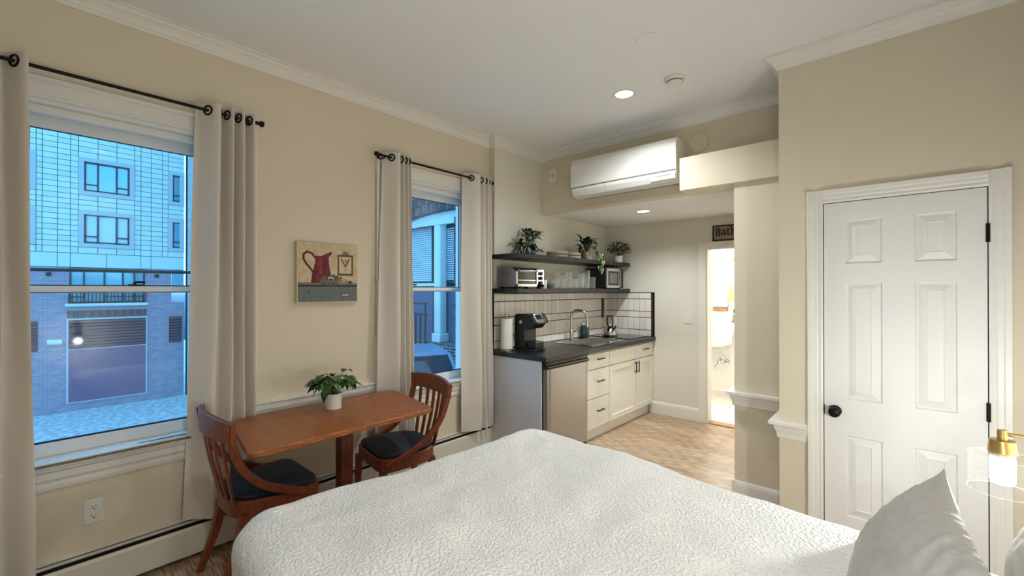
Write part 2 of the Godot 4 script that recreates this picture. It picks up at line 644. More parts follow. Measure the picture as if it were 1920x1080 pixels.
# a profile (out from the wall, up) carried along walls, with mitred corners; the path is (x, z) with the room on its right-hand side seen along it
func moulding(called: String, label: String, poly: PackedVector2Array, path: Array, y: float) -> void:
	var t := setting(called, label)
	var rings := []
	var outs := []
	for i in path.size() - 1:
		var d: Vector2 = (path[i + 1] - path[i]).normalized()
		outs.append(Vector2(-d.y, d.x))
	for i in path.size():
		var a: Vector2 = outs[maxi(i - 1, 0)]
		var b: Vector2 = outs[mini(i, outs.size() - 1)]
		var m: Vector2 = (a + b) / (1.0 + a.dot(b))
		var ring := []
		for p in poly:
			ring.append(Vector3(path[i].x + m.x * p.x, y + p.y, path[i].y + m.y * p.x))
		rings.append(ring)
	var area := 0.0
	for i in poly.size():
		area += poly[i].cross(poly[(i + 1) % poly.size()])
	var s := tool()
	for i in path.size() - 1:
		var o := Vector3(outs[i].x, 0, outs[i].y)
		for k in poly.size():
			var q := (k + 1) % poly.size()
			var e := poly[q] - poly[k]
			var n2 := Vector2(e.y, -e.x) * signf(area)
			quad(s, rings[i][k], rings[i][q], rings[i + 1][q], rings[i + 1][k], o * n2.x + Vector3.UP * n2.y)
	var tr := Geometry2D.triangulate_polygon(poly)
	for e in [0, path.size() - 1]:
		var d2: Vector2 = (path[0] - path[1]) if e == 0 else (path[e] - path[e - 1])
		for i in range(0, tr.size(), 3):
			tri(s, rings[e][tr[i]], rings[e][tr[i + 1]], rings[e][tr[i + 2]], Vector3(d2.x, 0, d2.y))
	done(s, "moulding", M.trim, t)

func skirting(called: String, label: String, at: Vector3, out: Vector3, along: Vector3, high := 0.13) -> void:
	var t := setting(called, label)
	var poly := PackedVector2Array([Vector2(-0.002, 0), Vector2(0.016, 0), Vector2(0.016, high - 0.03), Vector2(0.012, high - 0.012), Vector2(0.006, high), Vector2(-0.002, high)])
	var s := tool()
	prism(s, poly, at, out, Vector3.UP, along)
	done(s, "board", M.trim, t)

func build_trim() -> void:
	var r := Vector3.RIGHT
	var b := Vector3.BACK
	var crown := PackedVector2Array([Vector2(-0.004, -0.078), Vector2(0.010, -0.078), Vector2(0.014, -0.066), Vector2(0.022, -0.060), Vector2(0.028, -0.046), Vector2(0.040, -0.032), Vector2(0.056, -0.022), Vector2(0.062, -0.012), Vector2(0.078, -0.010), Vector2(0.078, 0.004), Vector2(-0.004, 0.004)])
	moulding("trim", "white crown moulding round the main ceiling", crown, [Vector2(0, 1.6), Vector2(0, -2.966), Vector2(XK, -2.966), Vector2(XK, ZA), Vector2(2.385, ZA), Vector2(2.385, ZD), Vector2(XR, ZD), Vector2(XR, 1.6)], H)
	var small := PackedVector2Array([Vector2(-0.002, -0.075), Vector2(0.014, -0.075), Vector2(0.020, -0.05), Vector2(0.024, -0.02), Vector2(0.034, -0.012), Vector2(0.034, 0), Vector2(-0.002, 0)])
	moulding("trim", "white chair rail between the two windows", small, [Vector2(0, -0.936), Vector2(0, -1.756)], 0.79)
	var rail := PackedVector2Array([Vector2(-0.002, -0.10), Vector2(0.010, -0.10), Vector2(0.014, -0.07), Vector2(0.024, -0.045), Vector2(0.027, -0.030), Vector2(0.036, -0.022), Vector2(0.052, -0.018), Vector2(0.052, 0.0), Vector2(-0.002, 0.0)])
	moulding("trim", "white chair rail on the stub wall", rail, [Vector2(2.04, ZF + 0.02), Vector2(2.04, ZS), Vector2(2.385, ZS)], 0.745)
	moulding("trim", "white chair rail end left of the panelled door", rail, [Vector2(2.385, ZS + 0.06), Vector2(2.385, ZD), Vector2(2.533, ZD)], 0.674)
	skirting("baseboard_far", "white baseboard left of the bathroom doorway", Vector3(0.66, 0, ZF), b, Vector3(0.577, 0, 0), 0.145)
	skirting("baseboard_stub", "white baseboard on the stub wall", Vector3(2.025, 0, ZS), b, Vector3(0.36, 0, 0), 0.105)
	skirting("baseboard_stub_side", "white baseboard along the kitchen side of the stub wall", Vector3(2.04, 0, ZF), -r, Vector3(0, 0, ZS - ZF + 0.015), 0.105)
	skirting("baseboard_right", "white baseboard left of the panelled door", Vector3(2.37, 0, ZD), b, Vector3(0.165, 0, 0), 0.11)
	# boxed pipe run under the ceiling, from the air conditioner to the closet
	var p := setting("trim", "beige boxed pipe run beside the air conditioner")
	slab("pipe_box", M.wall, p, 1.655, 2.385, 2.25, 2.505, ZA, -3.41, 0.003)

func window_unit(n: int, z0: float, z1: float, label: String) -> void:
	var w := setting("window_%d" % n, label)
	var c := 0.096
	# casing: flat board, raised back band and inner bead
	for side in [[z0, 1.0], [z1, -1.0]]:
		var s := tool()
		var z: float = side[0]
		var d: float = side[1]
		box(s, 0, 0.018, W_SILL, W_TOP + 0.004, z, z + d * c, 0.002)
		box(s, 0, 0.028, W_SILL, W_TOP + c, z + d * (c - 0.022), z + d * c, 0.003)
		box(s, 0, 0.023, W_SILL, W_TOP + 0.01, z, z + d * 0.014, 0.003)
		done(s, "casing", M.trim, w)
	var h := tool()
	box(h, 0, 0.018, W_TOP, W_TOP + c, z0 + c - 0.02, z1 - c + 0.02, 0.002)
	box(h, 0, 0.0285, W_TOP + c - 0.022, W_TOP + c + 0.002, z0 + c + 0.001, z1 - c - 0.001, 0.003)
	box(h, 0, 0.0235, W_TOP, W_TOP + 0.014, z0 + 0.014, z1 - 0.014, 0.003)
	done(h, "head_casing", M.trim, w)
	# jambs
	var j := tool()
	box(j, -0.23, 0.0, W_SILL, W_TOP, z0 - 0.018, z0 + 0.0)
	box(j, -0.23, 0.0, W_SILL, W_TOP, z1 + 0.018, z1)
	box(j, -0.23, 0.0, W_TOP - 0.018, W_TOP, z0, z1)
	box(j, -0.065, -0.04, W_SILL, W_TOP - 0.018, z0 - 0.018, z0 - 0.03)
	box(j, -0.065, -0.04, W_SILL, W_TOP - 0.018, z1 + 0.018, z1 + 0.03)
	box(j, -0.065, -0.035, W_TOP - 0.055, W_TOP - 0.018, z0 - 0.018, z1 + 0.018, 0.003)
	box(j, -0.25, -0.15, W_SILL - 0.02, W_SILL + 0.015, z0, z1)
	done(j, "jamb", M.trim, w)
	# stool and apron
	var st := tool()
	box(st, -0.16, 0.055, W_SILL - 0.026, W_SILL, z0 - 0.001, z1 + 0.001, 0.002)
	box(st, 0.0, 0.055, W_SILL - 0.026, W_SILL, z0 + c + 0.02, z1 - c - 0.02, 0.006)
	done(st, "stool", M.trim, w)
	var ap := tool()
	prism(ap, PackedVector2Array([Vector2(0, -0.112), Vector2(0.012, -0.112), Vector2(0.016, -0.095), Vector2(0.016, -0.075), Vector2(0.024, -0.06), Vector2(0.024, -0.03), Vector2(0.034, -0.02), Vector2(0.034, 0), Vector2(0, 0)]), Vector3(0, W_SILL - 0.026, z0 + c), Vector3.RIGHT, Vector3.UP, Vector3(0, 0, z1 - z0 - 2.0 * c))
	done(ap, "apron", M.trim, w)
	# sashes: the lower one stands inside the upper one
	for k in [["lower_sash", -0.068, -0.104, W_SILL, 1.498, 0.062, 0.030], ["upper_sash", -0.108, -0.144, 1.462, W_TOP - 0.018, 0.034, 0.088]]:
		var s := tool()
		var a := z0 - 0.02
		var e := z1 + 0.02
		var wide := 0.048
		box(s, k[1], k[2], k[3], k[4], a, a - wide, 0.003)
		box(s, k[1], k[2], k[3], k[4], e + wide, e, 0.003)
		box(s, k[1], k[2], k[3], k[3] + k[5], a - wide + 0.004, e + wide - 0.004, 0.003)
		box(s, k[1], k[2], k[4] - k[6], k[4], a - wide + 0.004, e + wide - 0.004, 0.003)
		var sash := done(s, k[0], M.vinyl, w)
		# dark glazing gasket
		var g := tool()
		var xg: float = (k[1] + k[2]) / 2.0
		var y0: float = k[3] + k[5]
		var y1: float = k[4] - k[6]
		for q in [[y0, y0 + 0.008, a - wide, e + wide], [y1 - 0.004, y1, a - wide, e + wide], [y0, y1, a - wide, a - wide - 0.005], [y0, y1, e + wide + 0.005, e + wide]]:
			box(g, xg - 0.004, xg + 0.004, q[0], q[1], q[2], q[3])
		done(g, "gasket", M.iron, sash)
		var p := tool()
		quad(p, Vector3(xg, y0, a - wide), Vector3(xg, y0, e + wide), Vector3(xg, y1, e + wide), Vector3(xg, y1, a - wide), Vector3.RIGHT)
		done(p, "pane", M.window_glass, sash)
	var zl := (z0 + z1) / 2.0
	if n == 2:
		zl = z0 - 0.29
	var l := tool()
	box(l, -0.098, -0.072, 1.498, 1.508, zl - 0.035, zl + 0.03, 0.002)
	tube(l, curve([Vector3(-0.085, 1.506, zl + 0.005), Vector3(-0.08, 1.52, zl - 0.005), Vector3(-0.074, 1.519, zl - 0.04)], 6), 0.006, 8)
	done(l, "sash_lock", M.black_metal, w)

func build_windows() -> void:
	window_unit(1, WINDOWS[0][0], WINDOWS[0][1], "large white double-hung window facing a stone building")
	window_unit(2, WINDOWS[1][0], WINDOWS[1][1], "white double-hung window facing a brick porch")
	var s := tool()
	box(s, -0.106, -0.092, 1.55, 1.60, -2.735, -2.715, 0.003)
	box(s, -0.1, -0.075, 1.572, 1.588, -2.73, -2.718, 0.003)
	done(s, "vent_stop", M.black_metal, get_node("window_2"))

# a moulded door panel: a sunk rim and a bevelled field
func raised_panel(x0: float, x1: float, y0: float, y1: float, zf: float) -> SurfaceTool:
	var s := tool()
	var steps := [[0.0, 0.0], [0.006, -0.0115], [0.010, -0.0115], [0.046, 0.001], [0.05, -0.003]]
	for i in steps.size() - 1:
		var a: Array = steps[i]
		var b: Array = steps[i + 1]
		var pa := [Vector3(x0 + a[0], y0 + a[0], zf + a[1]), Vector3(x1 - a[0], y0 + a[0], zf + a[1]), Vector3(x1 - a[0], y1 - a[0], zf + a[1]), Vector3(x0 + a[0], y1 - a[0], zf + a[1])]
		var pb := [Vector3(x0 + b[0], y0 + b[0], zf + b[1]), Vector3(x1 - b[0], y0 + b[0], zf + b[1]), Vector3(x1 - b[0], y1 - b[0], zf + b[1]), Vector3(x0 + b[0], y1 - b[0], zf + b[1])]
		for k in 4:
			quad(s, pa[k], pa[(k + 1) % 4], pb[(k + 1) % 4], pb[k], Vector3.BACK)
	var e := 0.05
	quad(s, Vector3(x0 + e, y0 + e, zf - 0.003), Vector3(x1 - e, y0 + e, zf - 0.003), Vector3(x1 - e, y1 - e, zf - 0.003), Vector3(x0 + e, y1 - e, zf - 0.003), Vector3.BACK)
	return s

func build_closet_door() -> void:
	var d := setting("door_1", "white six-panel closet door with a black knob")
	var x0 := 2.613
	var x1 := 3.260
	var y1 := 1.976
	var zf := ZD + 0.004
	var xs := [[2.713, 2.872], [3.002, 3.158]]
	var ys := [[0.20, 0.655], [0.86, 1.518], [1.626, 1.873]]
	# stiles and rails round the panels
	var s := tool()
	box(s, x0, x1, 0.008, y1, zf - 0.036, zf - 0.012)
	var xe := [x0, xs[0][0], xs[0][1], xs[1][0], xs[1][1], x1]
	for k in [0, 2, 4]:
		box(s, xe[k], xe[k + 1], 0.008, y1, zf - 0.0125, zf)
	var ye := [0.008, ys[0][0], ys[0][1], ys[1][0], ys[1][1], ys[2][0], ys[2][1], y1]
	for k in [0, 2, 4, 6]:
		for c in xs:
			box(s, c[0], c[1], ye[k], ye[k + 1], zf - 0.0125, zf)
	done(s, "door_slab", M.door, d)
	for c in xs:
		for r in ys:
			done(raised_panel(c[0], c[1], r[0], r[1], zf), "panel", M.door, d)
	# casing
	var prof := PackedVector2Array([Vector2(0, 0), Vector2(0, 0.010), Vector2(0.010, 0.014), Vector2(0.022, 0.012), Vector2(0.030, 0.016), Vector2(0.046, 0.017), Vector2(0.052, 0.024), Vector2(0.072, 0.026), Vector2(0.076, 0.022), Vector2(0.076, 0)])
	var b := Vector3.BACK
	var c1 := tool()
	prism(c1, prof, Vector3(2.609, 0, ZD), Vector3.LEFT, b, Vector3(0, y1 + 0.004 + 0.076, 0))
	done(c1, "casing", M.trim, d)
	var c2 := tool()
	prism(c2, prof, Vector3(3.264, 0, ZD), Vector3.RIGHT, b, Vector3(0, y1 + 0.004 + 0.076, 0))
	done(c2, "casing", M.trim, d)
	var c3 := tool()
	prism(c3, prof, Vector3(2.609, y1 + 0.004, ZD), Vector3.UP, b, Vector3(0.655, 0, 0))
	done(c3, "head_casing", M.trim, d)
	# dark reveal behind the slab
	slab("jamb", M.gap, d, 2.605, 3.268, 0, 1.985, zf - 0.06, zf - 0.05)
	# knob with its rose and latch plate
	var k := tool()
	var kz := Basis(Vector3.RIGHT, PI / 2.0)
	lathe(k, [Vector2(0.0, 0.0), Vector2(0.031, 0.0), Vector2(0.031, 0.006), Vector2(0.026, 0.010), Vector2(0.012, 0.012), Vector2(0.011, 0.03), Vector2(0.014, 0.036), Vector2(0.024, 0.040), Vector2(0.029, 0.048), Vector2(0.029, 0.054), Vector2(0.024, 0.061), Vector2(0.012, 0.065), Vector2(0.0, 0.066)], Vector3(2.664, 0.787, zf), 28, false, kz)
	done(k, "knob", M.black_metal, d)
	slab("latch_plate", M.black_metal, d, 2.6095, 2.6155, 0.76, 0.815, zf - 0.02, zf + 0.002)
	for y in [1.754, 0.889]:
		var h := tool()
		tube(h, [Vector3(3.262, y - 0.045, zf + 0.006), Vector3(3.262, y + 0.045, zf + 0.006)], 0.0075, 10)
		box(h, 3.254, 3.270, y - 0.044, y + 0.044, zf - 0.002, zf + 0.003)
		done(h, "hinge", M.black_metal, d)

func build_heater() -> void:
	var t := thing("baseboard_heater", "long cream baseboard heater with a black slot under the windows", "heater", Vector3(0, 0, 0))
	var z0 := 1.55
	var along := Vector3(0, 0, -2.94 - z0)
	var s := tool()
	prism(s, PackedVector2Array([Vector2(0, 0.0), Vector2(0.006, 0.0), Vector2(0.006, 0.198), Vector2(0.022, 0.207), Vector2(0.022, 0.213), Vector2(0.0, 0.216)]), Vector3(0, 0, z0), Vector3.RIGHT, Vector3.UP, along)
	done(s, "back_plate", M.heater, t)
	s = tool()
	prism(s, PackedVector2Array([Vector2(0.064, 0.035), Vector2(0.072, 0.035), Vector2(0.074, 0.172), Vector2(0.068, 0.184), Vector2(0.060, 0.184), Vector2(0.066, 0.170)]), Vector3(0, 0, z0), Vector3.RIGHT, Vector3.UP, along)
	done(s, "front_panel", M.heater, t)
	s = tool()
	box(s, 0.028, 0.041, 0.196, 0.203, z0, -2.94)
	done(s, "damper", M.heater, t)
	s = tool()
	box(s, 0.0065, 0.058, 0.05, 0.178, z0, -2.94)
	done(s, "fin_element", M.gap, t)
	s = tool()
	box(s, 0.0, 0.075, 0.0, 0.214, -2.935, -2.955, 0.003)
	done(s, "end_cap", M.heater, t)

# ---------------------------------------------------------------- curtains
func curtain(z0: float, z1: float, b0: float, b1: float, keys: Array, ph: float, label: String) -> void:
	var t := thing("curtain", label, "curtain", Vector3(0, 0, 0), 0.0, "light linen grommet curtains")
	var f := func(a: float, y: float, off: float) -> Vector3:
		# where along the folds
		var i := 0
		while i < keys.size() - 2 and a > keys[i + 1][0]:
			i += 1
		var k: float = clampf((a - keys[i][0]) / (keys[i + 1][0] - keys[i][0]), 0.0, 1.0)
		k = k * k * (3.0 - 2.0 * k)
		var dx: float = lerpf(keys[i][1], keys[i + 1][1], k)
		var h := (2.52 - y) / 2.3
		var z := lerpf(lerpf(z0, z1, a), lerpf(b0, b1, a), h) + 0.006 * sin(y * 3.1 + a * 9.0 + ph) * h
		var x := 0.092 + dx * (1.0 + 0.12 * sin(y * 2.0 + ph + a * 4.0)) + 0.006 * sin(y * 4.3 + a * 13.0 + ph) * h
		x = maxf(x, 0.042)
		return Vector3(x + off, y, z)
	var s := tool()
	var top := 2.515
	var bot := 0.222
	sheet(s, 110, 46, func(u: float, v: float) -> Vector3: return f.call(u, lerpf(bot, top, v), 0.0), 7)
	sheet(s, 110, 46, func(u: float, v: float) -> Vector3: return f.call(1.0 - u, lerpf(bot, top, v), -0.003), 8)
	done(s, "cloth", M.curtain, t)
	# pressed-in creases and the hem line
	# grommets where the cloth crosses the rod
	for i in keys.size() - 1:
		if signf(keys[i][1]) == signf(keys[i + 1][1]):
			continue
		var a: float = (keys[i][0] + keys[i + 1][0]) / 2.0
		var p: Vector3 = f.call(a, 2.475, 0.0)
		var q: Vector3 = f.call(a + 0.01, 2.475, 0.0) - f.call(a - 0.01, 2.475, 0.0)
		var n := q.cross(Vector3.UP).normalized()
		var ring := []
		var e1 := Vector3.UP
		var e2 := n.cross(e1).normalized()
		for k in 20:
			var an := TAU * k / 20
			ring.append(p + (e1 * cos(an) + e2 * sin(an)) * 0.024)
		var g := tool()
		tube(g, ring, 0.0055, 8, true)
		done(g, "grommet", M.black_metal, t)

func rod(z0: float, z1: float, label: String) -> void:
	var t := thing("curtain_rod", label, "curtain rod", Vector3(0, 0, 0), 0.0, "black curtain rods")
	var x := 0.092
	var y := 2.475
	var s := tool()
	tube(s, [Vector3(x, y, z0), Vector3(x, y, z1)], 0.0085, 12)
	done(s, "rod", M.black_metal, t)
	for e in [[z0, 1.0], [z1, -1.0]]:
		var g := tool()
		lathe(g, [Vector2(0, 0), Vector2(0.011, 0), Vector2(0.011, 0.022), Vector2(0.008, 0.026), Vector2(0.016, 0.032), Vector2(0.019, 0.042), Vector2(0.016, 0.052), Vector2(0.0, 0.058)], Vector3(x, y, e[0] - e[1] * 0.03), 16, false, turned(Vector3(0, 0, e[1])))
		done(g, "finial", M.black_metal, t)
		var b := tool()
		box(b, 0.0, 0.006, y - 0.035, y + 0.02, e[0] - e[1] * 0.055 - 0.011, e[0] - e[1] * 0.055 + 0.011, 0.002)
		box(b, 0.0, x + 0.004, y - 0.018, y - 0.0085, e[0] - e[1] * 0.055 - 0.005, e[0] - e[1] * 0.055 + 0.005, 0.001)
		done(b, "bracket", M.black_metal, t)

func build_curtains() -> void:
	rod(0.19, -0.93, "long black curtain rod over the large window at the left")
	rod(-1.72, -2.90, "black curtain rod over the window beside the kitchen")
	var k := [[0.0, -0.042], [0.36, 0.046], [0.43, -0.04], [0.60, 0.046], [0.65, -0.04], [0.80, 0.044], [0.85, -0.038], [1.0, 0.04]]
	var k2 := [[0.0, -0.03], [0.30, 0.046], [0.38, -0.04], [0.56, 0.046], [0.64, -0.04], [1.0, 0.045]]
	var k3 := [[0.0, -0.042], [0.50, 0.044], [0.56, -0.03], [0.70, 0.044], [0.75, -0.03], [0.86, 0.044], [0.91, -0.03], [1.0, 0.03]]
	curtain(0.23, 0.0, 0.24, -0.025, k2, 0.4, "linen curtain at the left edge of the picture, left of the large window")
	curtain(-0.620, -0.895, -0.570, -0.905, k, 1.9, "linen curtain right of the large window, hanging behind the near chair")
	curtain(-1.785, -1.99, -1.715, -2.03, k3, 3.1, "linen curtain left of the window beside the kitchen, between picture and glass")
	curtain(-2.575, -2.87, -2.56, -2.90, k3, 4.7, "linen curtain right of the window, next to the kitchen counter")

# ---------------------------------------------------------------- bathroom seen through the doorway
func build_bathroom() -> void:
	var wb := setting("wall_bathroom_back", "yellow and white back wall of the bathroom")
	var s := tool()
	box(s, -0.1, 2.3, 1.30, 2.45, ZB, ZB - 0.1)
	done(s, "upper_wall", M.bath_yellow, wb)
	s = tool()
	box(s, -0.1, 2.3, -0.15, 1.30, ZB, ZB - 0.1)
	box(s, -0.1, 2.3, 1.285, 1.31, ZB + 0.012, ZB - 0.1, 0.003)
	done(s, "lower_wall", M.bath_white, wb)
	var wl := setting("wall_bathroom_left", "white left wall of the bathroom")
	slab("wall_board", M.bath_white, wl, 0.1, 0.2, -0.15, 2.45, ZF - 0.12, ZB)
	var wr := setting("wall_bathroom_right", "white right wall of the bathroom")
	slab("wall_board", M.bath_white, wr, 2.15, 2.25, -0.15, 2.45, ZF - 0.12, ZB)
	var cb := setting("ceiling", "white bathroom ceiling")
	slab("ceiling_board", M.ceiling, cb, -0.1, 2.3, 2.40, 2.5, ZF - 0.12, ZB - 0.1)
	var fb := setting("floor", "pale square tile floor in the bathroom")
	slab("mortar_bed", M.grout, fb, 0.1, 2.3, -0.15, -0.006, ZF - 0.0, ZB)
	s = tool()
	box(s, 0.002, 0.300, -0.006, 0.0, -0.300, -0.002, 0.002)
	var tile := mesh_of(s)
	for i in 7:
		for j in 5:
			var o := put(tile, "tile", M.floor_tile[(i * 3 + j * 5) % 2], fb)
			o.position = Vector3(0.2 + i * 0.302 - 0.1, 0, ZF - 0.05 - j * 0.302)
	skirting("baseboard_bathroom", "white tile base along the bathroom wall", Vector3(0.2, 0, ZB), Vector3.BACK, Vector3(1.95, 0, 0), 0.09)
	# doorway casing and threshold
	var d := setting("door_2", "white cased doorway to the bathroom")
	slab("casing", M.trim, d, 1.237, 1.318, 0, 2.007, ZF, ZF + 0.018, 0.003)
	slab("head_casing", M.trim, d, 1.318, 2.035, 1.936, 2.007, ZF, ZF + 0.018, 0.003)
	slab("jamb", M.trim, d, 1.318, 1.334, 0, 1.936, ZF + 0.004, ZF - 0.125)
	slab("jamb", M.trim, d, 2.01, 2.022, 0, 1.936, ZF, ZF - 0.125)
	slab("head_jamb", M.trim, d, 1.334, 2.01, 1.922, 1.936, ZF + 0.002, ZF - 0.125)
	slab("threshold", M.threshold, d, 1.334, 2.01, -0.004, 0.014, ZF + 0.012, ZF - 0.11, 0.004)
	# vanity light
	var v := thing("vanity_light", "brass bar wall light with globe bulbs above the bathroom mirror", "wall light", Vector3(1.0, 1.93, ZB))
	s = tool()
	prism(s, rounded([Vector2(-0.28, -0.055), Vector2(0.22, -0.055), Vector2(0.22, 0.055), Vector2(-0.28, 0.055)], 0.05), Vector3(0, 0, 0), Vector3.RIGHT, Vector3.UP, Vector3(0, 0, 0.03))
	done(s, "back_plate", M.brass, v)
	for x in [-0.19, -0.02, 0.13]:
		s = tool()
		lathe(s, [Vector2(0.018, 0.0), Vector2(0.022, 0.02), Vector2(0.04, 0.035), Vector2(0.052, 0.06), Vector2(0.052, 0.08), Vector2(0.04, 0.105), Vector2(0.02, 0.118), Vector2(0, 0.122)], Vector3(x, 0, 0.03), 20, false, turned(Vector3.BACK))
		var bulb := done(s, "bulb", M.bulb, v)
		var l := OmniLight3D.new()
		l.name = "bulb_light"
		l.light_color = Color(0.97, 0.985, 1.0)
		l.light_energy = BATH_POWER
		l.light_size = 0.04
		l.omni_range = 12.0
		l.omni_attenuation = 2.0
		l.shadow_enabled = true
		l.position = Vector3(x, 0, 0.095)
		bulb.add_child(l)
	# mirror cabinet
	var c := thing("mirror_cabinet", "white framed mirror cabinet on the bathroom wall", "mirror", Vector3(0.93, 1.24, ZB))
	slab("body", M.mirror_frame, c, -0.22, 0.215, 0, 0.445, 0, 0.10, 0.004)
	slab("mirror_door", M.mirror, c, -0.20, 0.185, 0.02, 0.425, 0.1005, 0.106, 0.002)
	slab("shelf_tray", M.threshold, c, 0.02, 0.20, -0.06, -0.005, 0.0, 0.06, 0.003)
	# wall-hung basin
	var b := thing("bathroom_sink", "white wall-hung bathroom basin with bare pipes", "sink", Vector3(0.95, 0, ZB))
	s = tool()
	plate(s, rounded([Vector2(-0.25, 0.0), Vector2(0.25, 0.0), Vector2(0.25, 0.33), Vector2(0.17, 0.42), Vector2(-0.17, 0.42), Vector2(-0.25, 0.33)], 0.06), 0.72, 0.86, 0.03)
	box(s, -0.25, 0.25, 0.84, 0.92, 0.0, 0.05, 0.01)
	done(s, "basin", M.ceramic, b)
	slab("overflow", M.gap, b, 0.005, 0.02, 0.825, 0.837, 0.418, 0.4215)
	s = tool()
	box(s, -0.07, 0.09, 0.86, 0.875, 0.06, 0.11, 0.006)
	tube(s, curve([Vector3(0.01, 0.87, 0.085), Vector3(0.01, 0.93, 0.09), Vector3(0.01, 0.94, 0.15), Vector3(0.01, 0.92, 0.18)], 10), 0.012, 8)
	tube(s, [Vector3(0.01, 0.94, 0.085), Vector3(0.04, 0.985, 0.08)], 0.007, 8)
	done(s, "faucet", M.chrome, b)
	s = tool()
	tube(s, curve([Vector3(0.0, 0.73, 0.2), Vector3(0.0, 0.52, 0.2), Vector3(0.01, 0.43, 0.2), Vector3(0.05, 0.40, 0.18), Vector3(0.09, 0.44, 0.15), Vector3(0.1, 0.5, 0.10), Vector3(0.1, 0.51, 0.01)], 24), 0.021, 10)
	lathe(s, [Vector2(0, 0.0), Vector2(0.045, 0.0), Vector2(0.04, 0.012), Vector2(0.02, 0.016)], Vector3(0.1, 0.51, 0.001), 16, true, turned(Vector3.BACK))
	done(s, "drain_trap", M.chrome, b)
	for x in [-0.1, 0.17]:
		s = tool()
		tube(s, curve([Vector3(0.05 * signf(x), 0.73, 0.15), Vector3(x * 0.8, 0.65, 0.12), Vector3(x, 0.50, 0.06), Vector3(x, 0.48, 0.01)], 12), 0.009, 8)
		lathe(s, [Vector2(0, 0.0), Vector2(0.035, 0.0), Vector2(0.03, 0.02), Vector2(0.012, 0.024)], Vector3(x, 0.48, 0.001), 14, true, turned(Vector3.BACK))
		done(s, "supply_pipe", M.chrome, b)
	# a bottle on a small shelf at the right of the mirror
	var sh := thing("bathroom_shelf", "narrow dark bathroom shelf right of the basin", "shelf", Vector3(1.30, 1.035, ZB))
	slab("board", M.dark_wood, sh, -0.10, 0.22, 0, 0.014, 0, 0.10, 0.002)
	var bo := thing("soap_bottle", "dark bottle on the narrow bathroom shelf", "bottle", Vector3(1.235, 1.049, ZB + 0.055))
	s = tool()
	lathe(s, [Vector2(0, 0), Vector2(0.03, 0), Vector2(0.03, 0.09), Vector2(0.012, 0.115), Vector2(0.012, 0.13)], Vector3.ZERO, 18)
	done(s, "body", M.pot_tan, bo)
	s = tool()
	lathe(s, [Vector2(0.016, 0.115), Vector2(0.018, 0.12), Vector2(0.018, 0.165), Vector2(0, 0.168)], Vector3.ZERO, 16)
	done(s, "pump_cap", M.black, bo)
	# sign over the doorway
	var sg := thing("bath_sign", "black framed wooden sign reading Bath over the doorway", "sign", Vector3(1.39, 2.010, ZF))
	slab("board", M.sign_board, sg, 0.0, 0.36, 0.0, 0.168, 0.001, 0.012)
	s = tool()
	for r in [[0.0, 0.36, 0.0, 0.014], [0.0, 0.36, 0.154, 0.168], [0.0, 0.014, 0.0, 0.168], [0.346, 0.36, 0.0, 0.168]]:
		box(s, r[0], r[1], r[2], r[3], 0.001, 0.018)
	done(s, "frame", M.black, sg)
	var tx := lettering("Bath", 0.118, 0.004)
	tx.horizontal_alignment = HORIZONTAL_ALIGNMENT_LEFT
	var o := put(tx, "lettering", M.black, sg)
	o.position = Vector3(0.024, 0.094, 0.0145)
	o.scale.x = 0.78
	# switch plate
	var sw := thing("light_switch", "white double switch plate on the far kitchen wall", "switch", Vector3(1.123, 1.149, ZF))
	slab("plate", M.plastic_white, sw, -0.058, 0.058, -0.058, 0.058, 0, 0.006, 0.003)
	for x in [-0.027, 0.027]:
		slab("rocker", M.plastic_white, sw, x - 0.017, x + 0.017, -0.034, 0.034, 0.006, 0.009, 0.002)

const BATH_POWER := 0.75

# ---------------------------------------------------------------- lights and fittings on the ceiling
func downlight(at: Vector3, power: float, colour: Color, label: String) -> void:
	var t := thing("recessed_light", label, "ceiling light", at)
	var s := tool()
	lathe(s, [Vector2(0.062, -0.001), Vector2(0.064, -0.004), Vector2(0.082, -0.004), Vector2(0.085, 0.0)], Vector3.ZERO, 36)
	done(s, "trim_ring", M.plastic_white, t)
	s = tool()
	lathe(s, [Vector2(0.0, -0.0025), Vector2(0.062, -0.0025)], Vector3.ZERO, 36)
	done(s, "lamp_lens", glow(255, 244, 226, 3.0), t)
	var l := SpotLight3D.new()
	l.name = "lamp_light"
	l.light_size = 0.055
	l.spot_angle = 74.0
	l.spot_angle_attenuation = 1.0
	l.spot_range = 12.0
	l.spot_attenuation = 2.0
	l.light_energy = power
	l.light_color = colour
	l.shadow_enabled = true
	l.position = Vector3(0, -0.006, 0)
	l.rotation.x = -PI / 2.0
	t.add_child(l)

const MAIN_POWER := 3.6
const KITCHEN_POWER := 2.7
const BED_POWER := 3.0

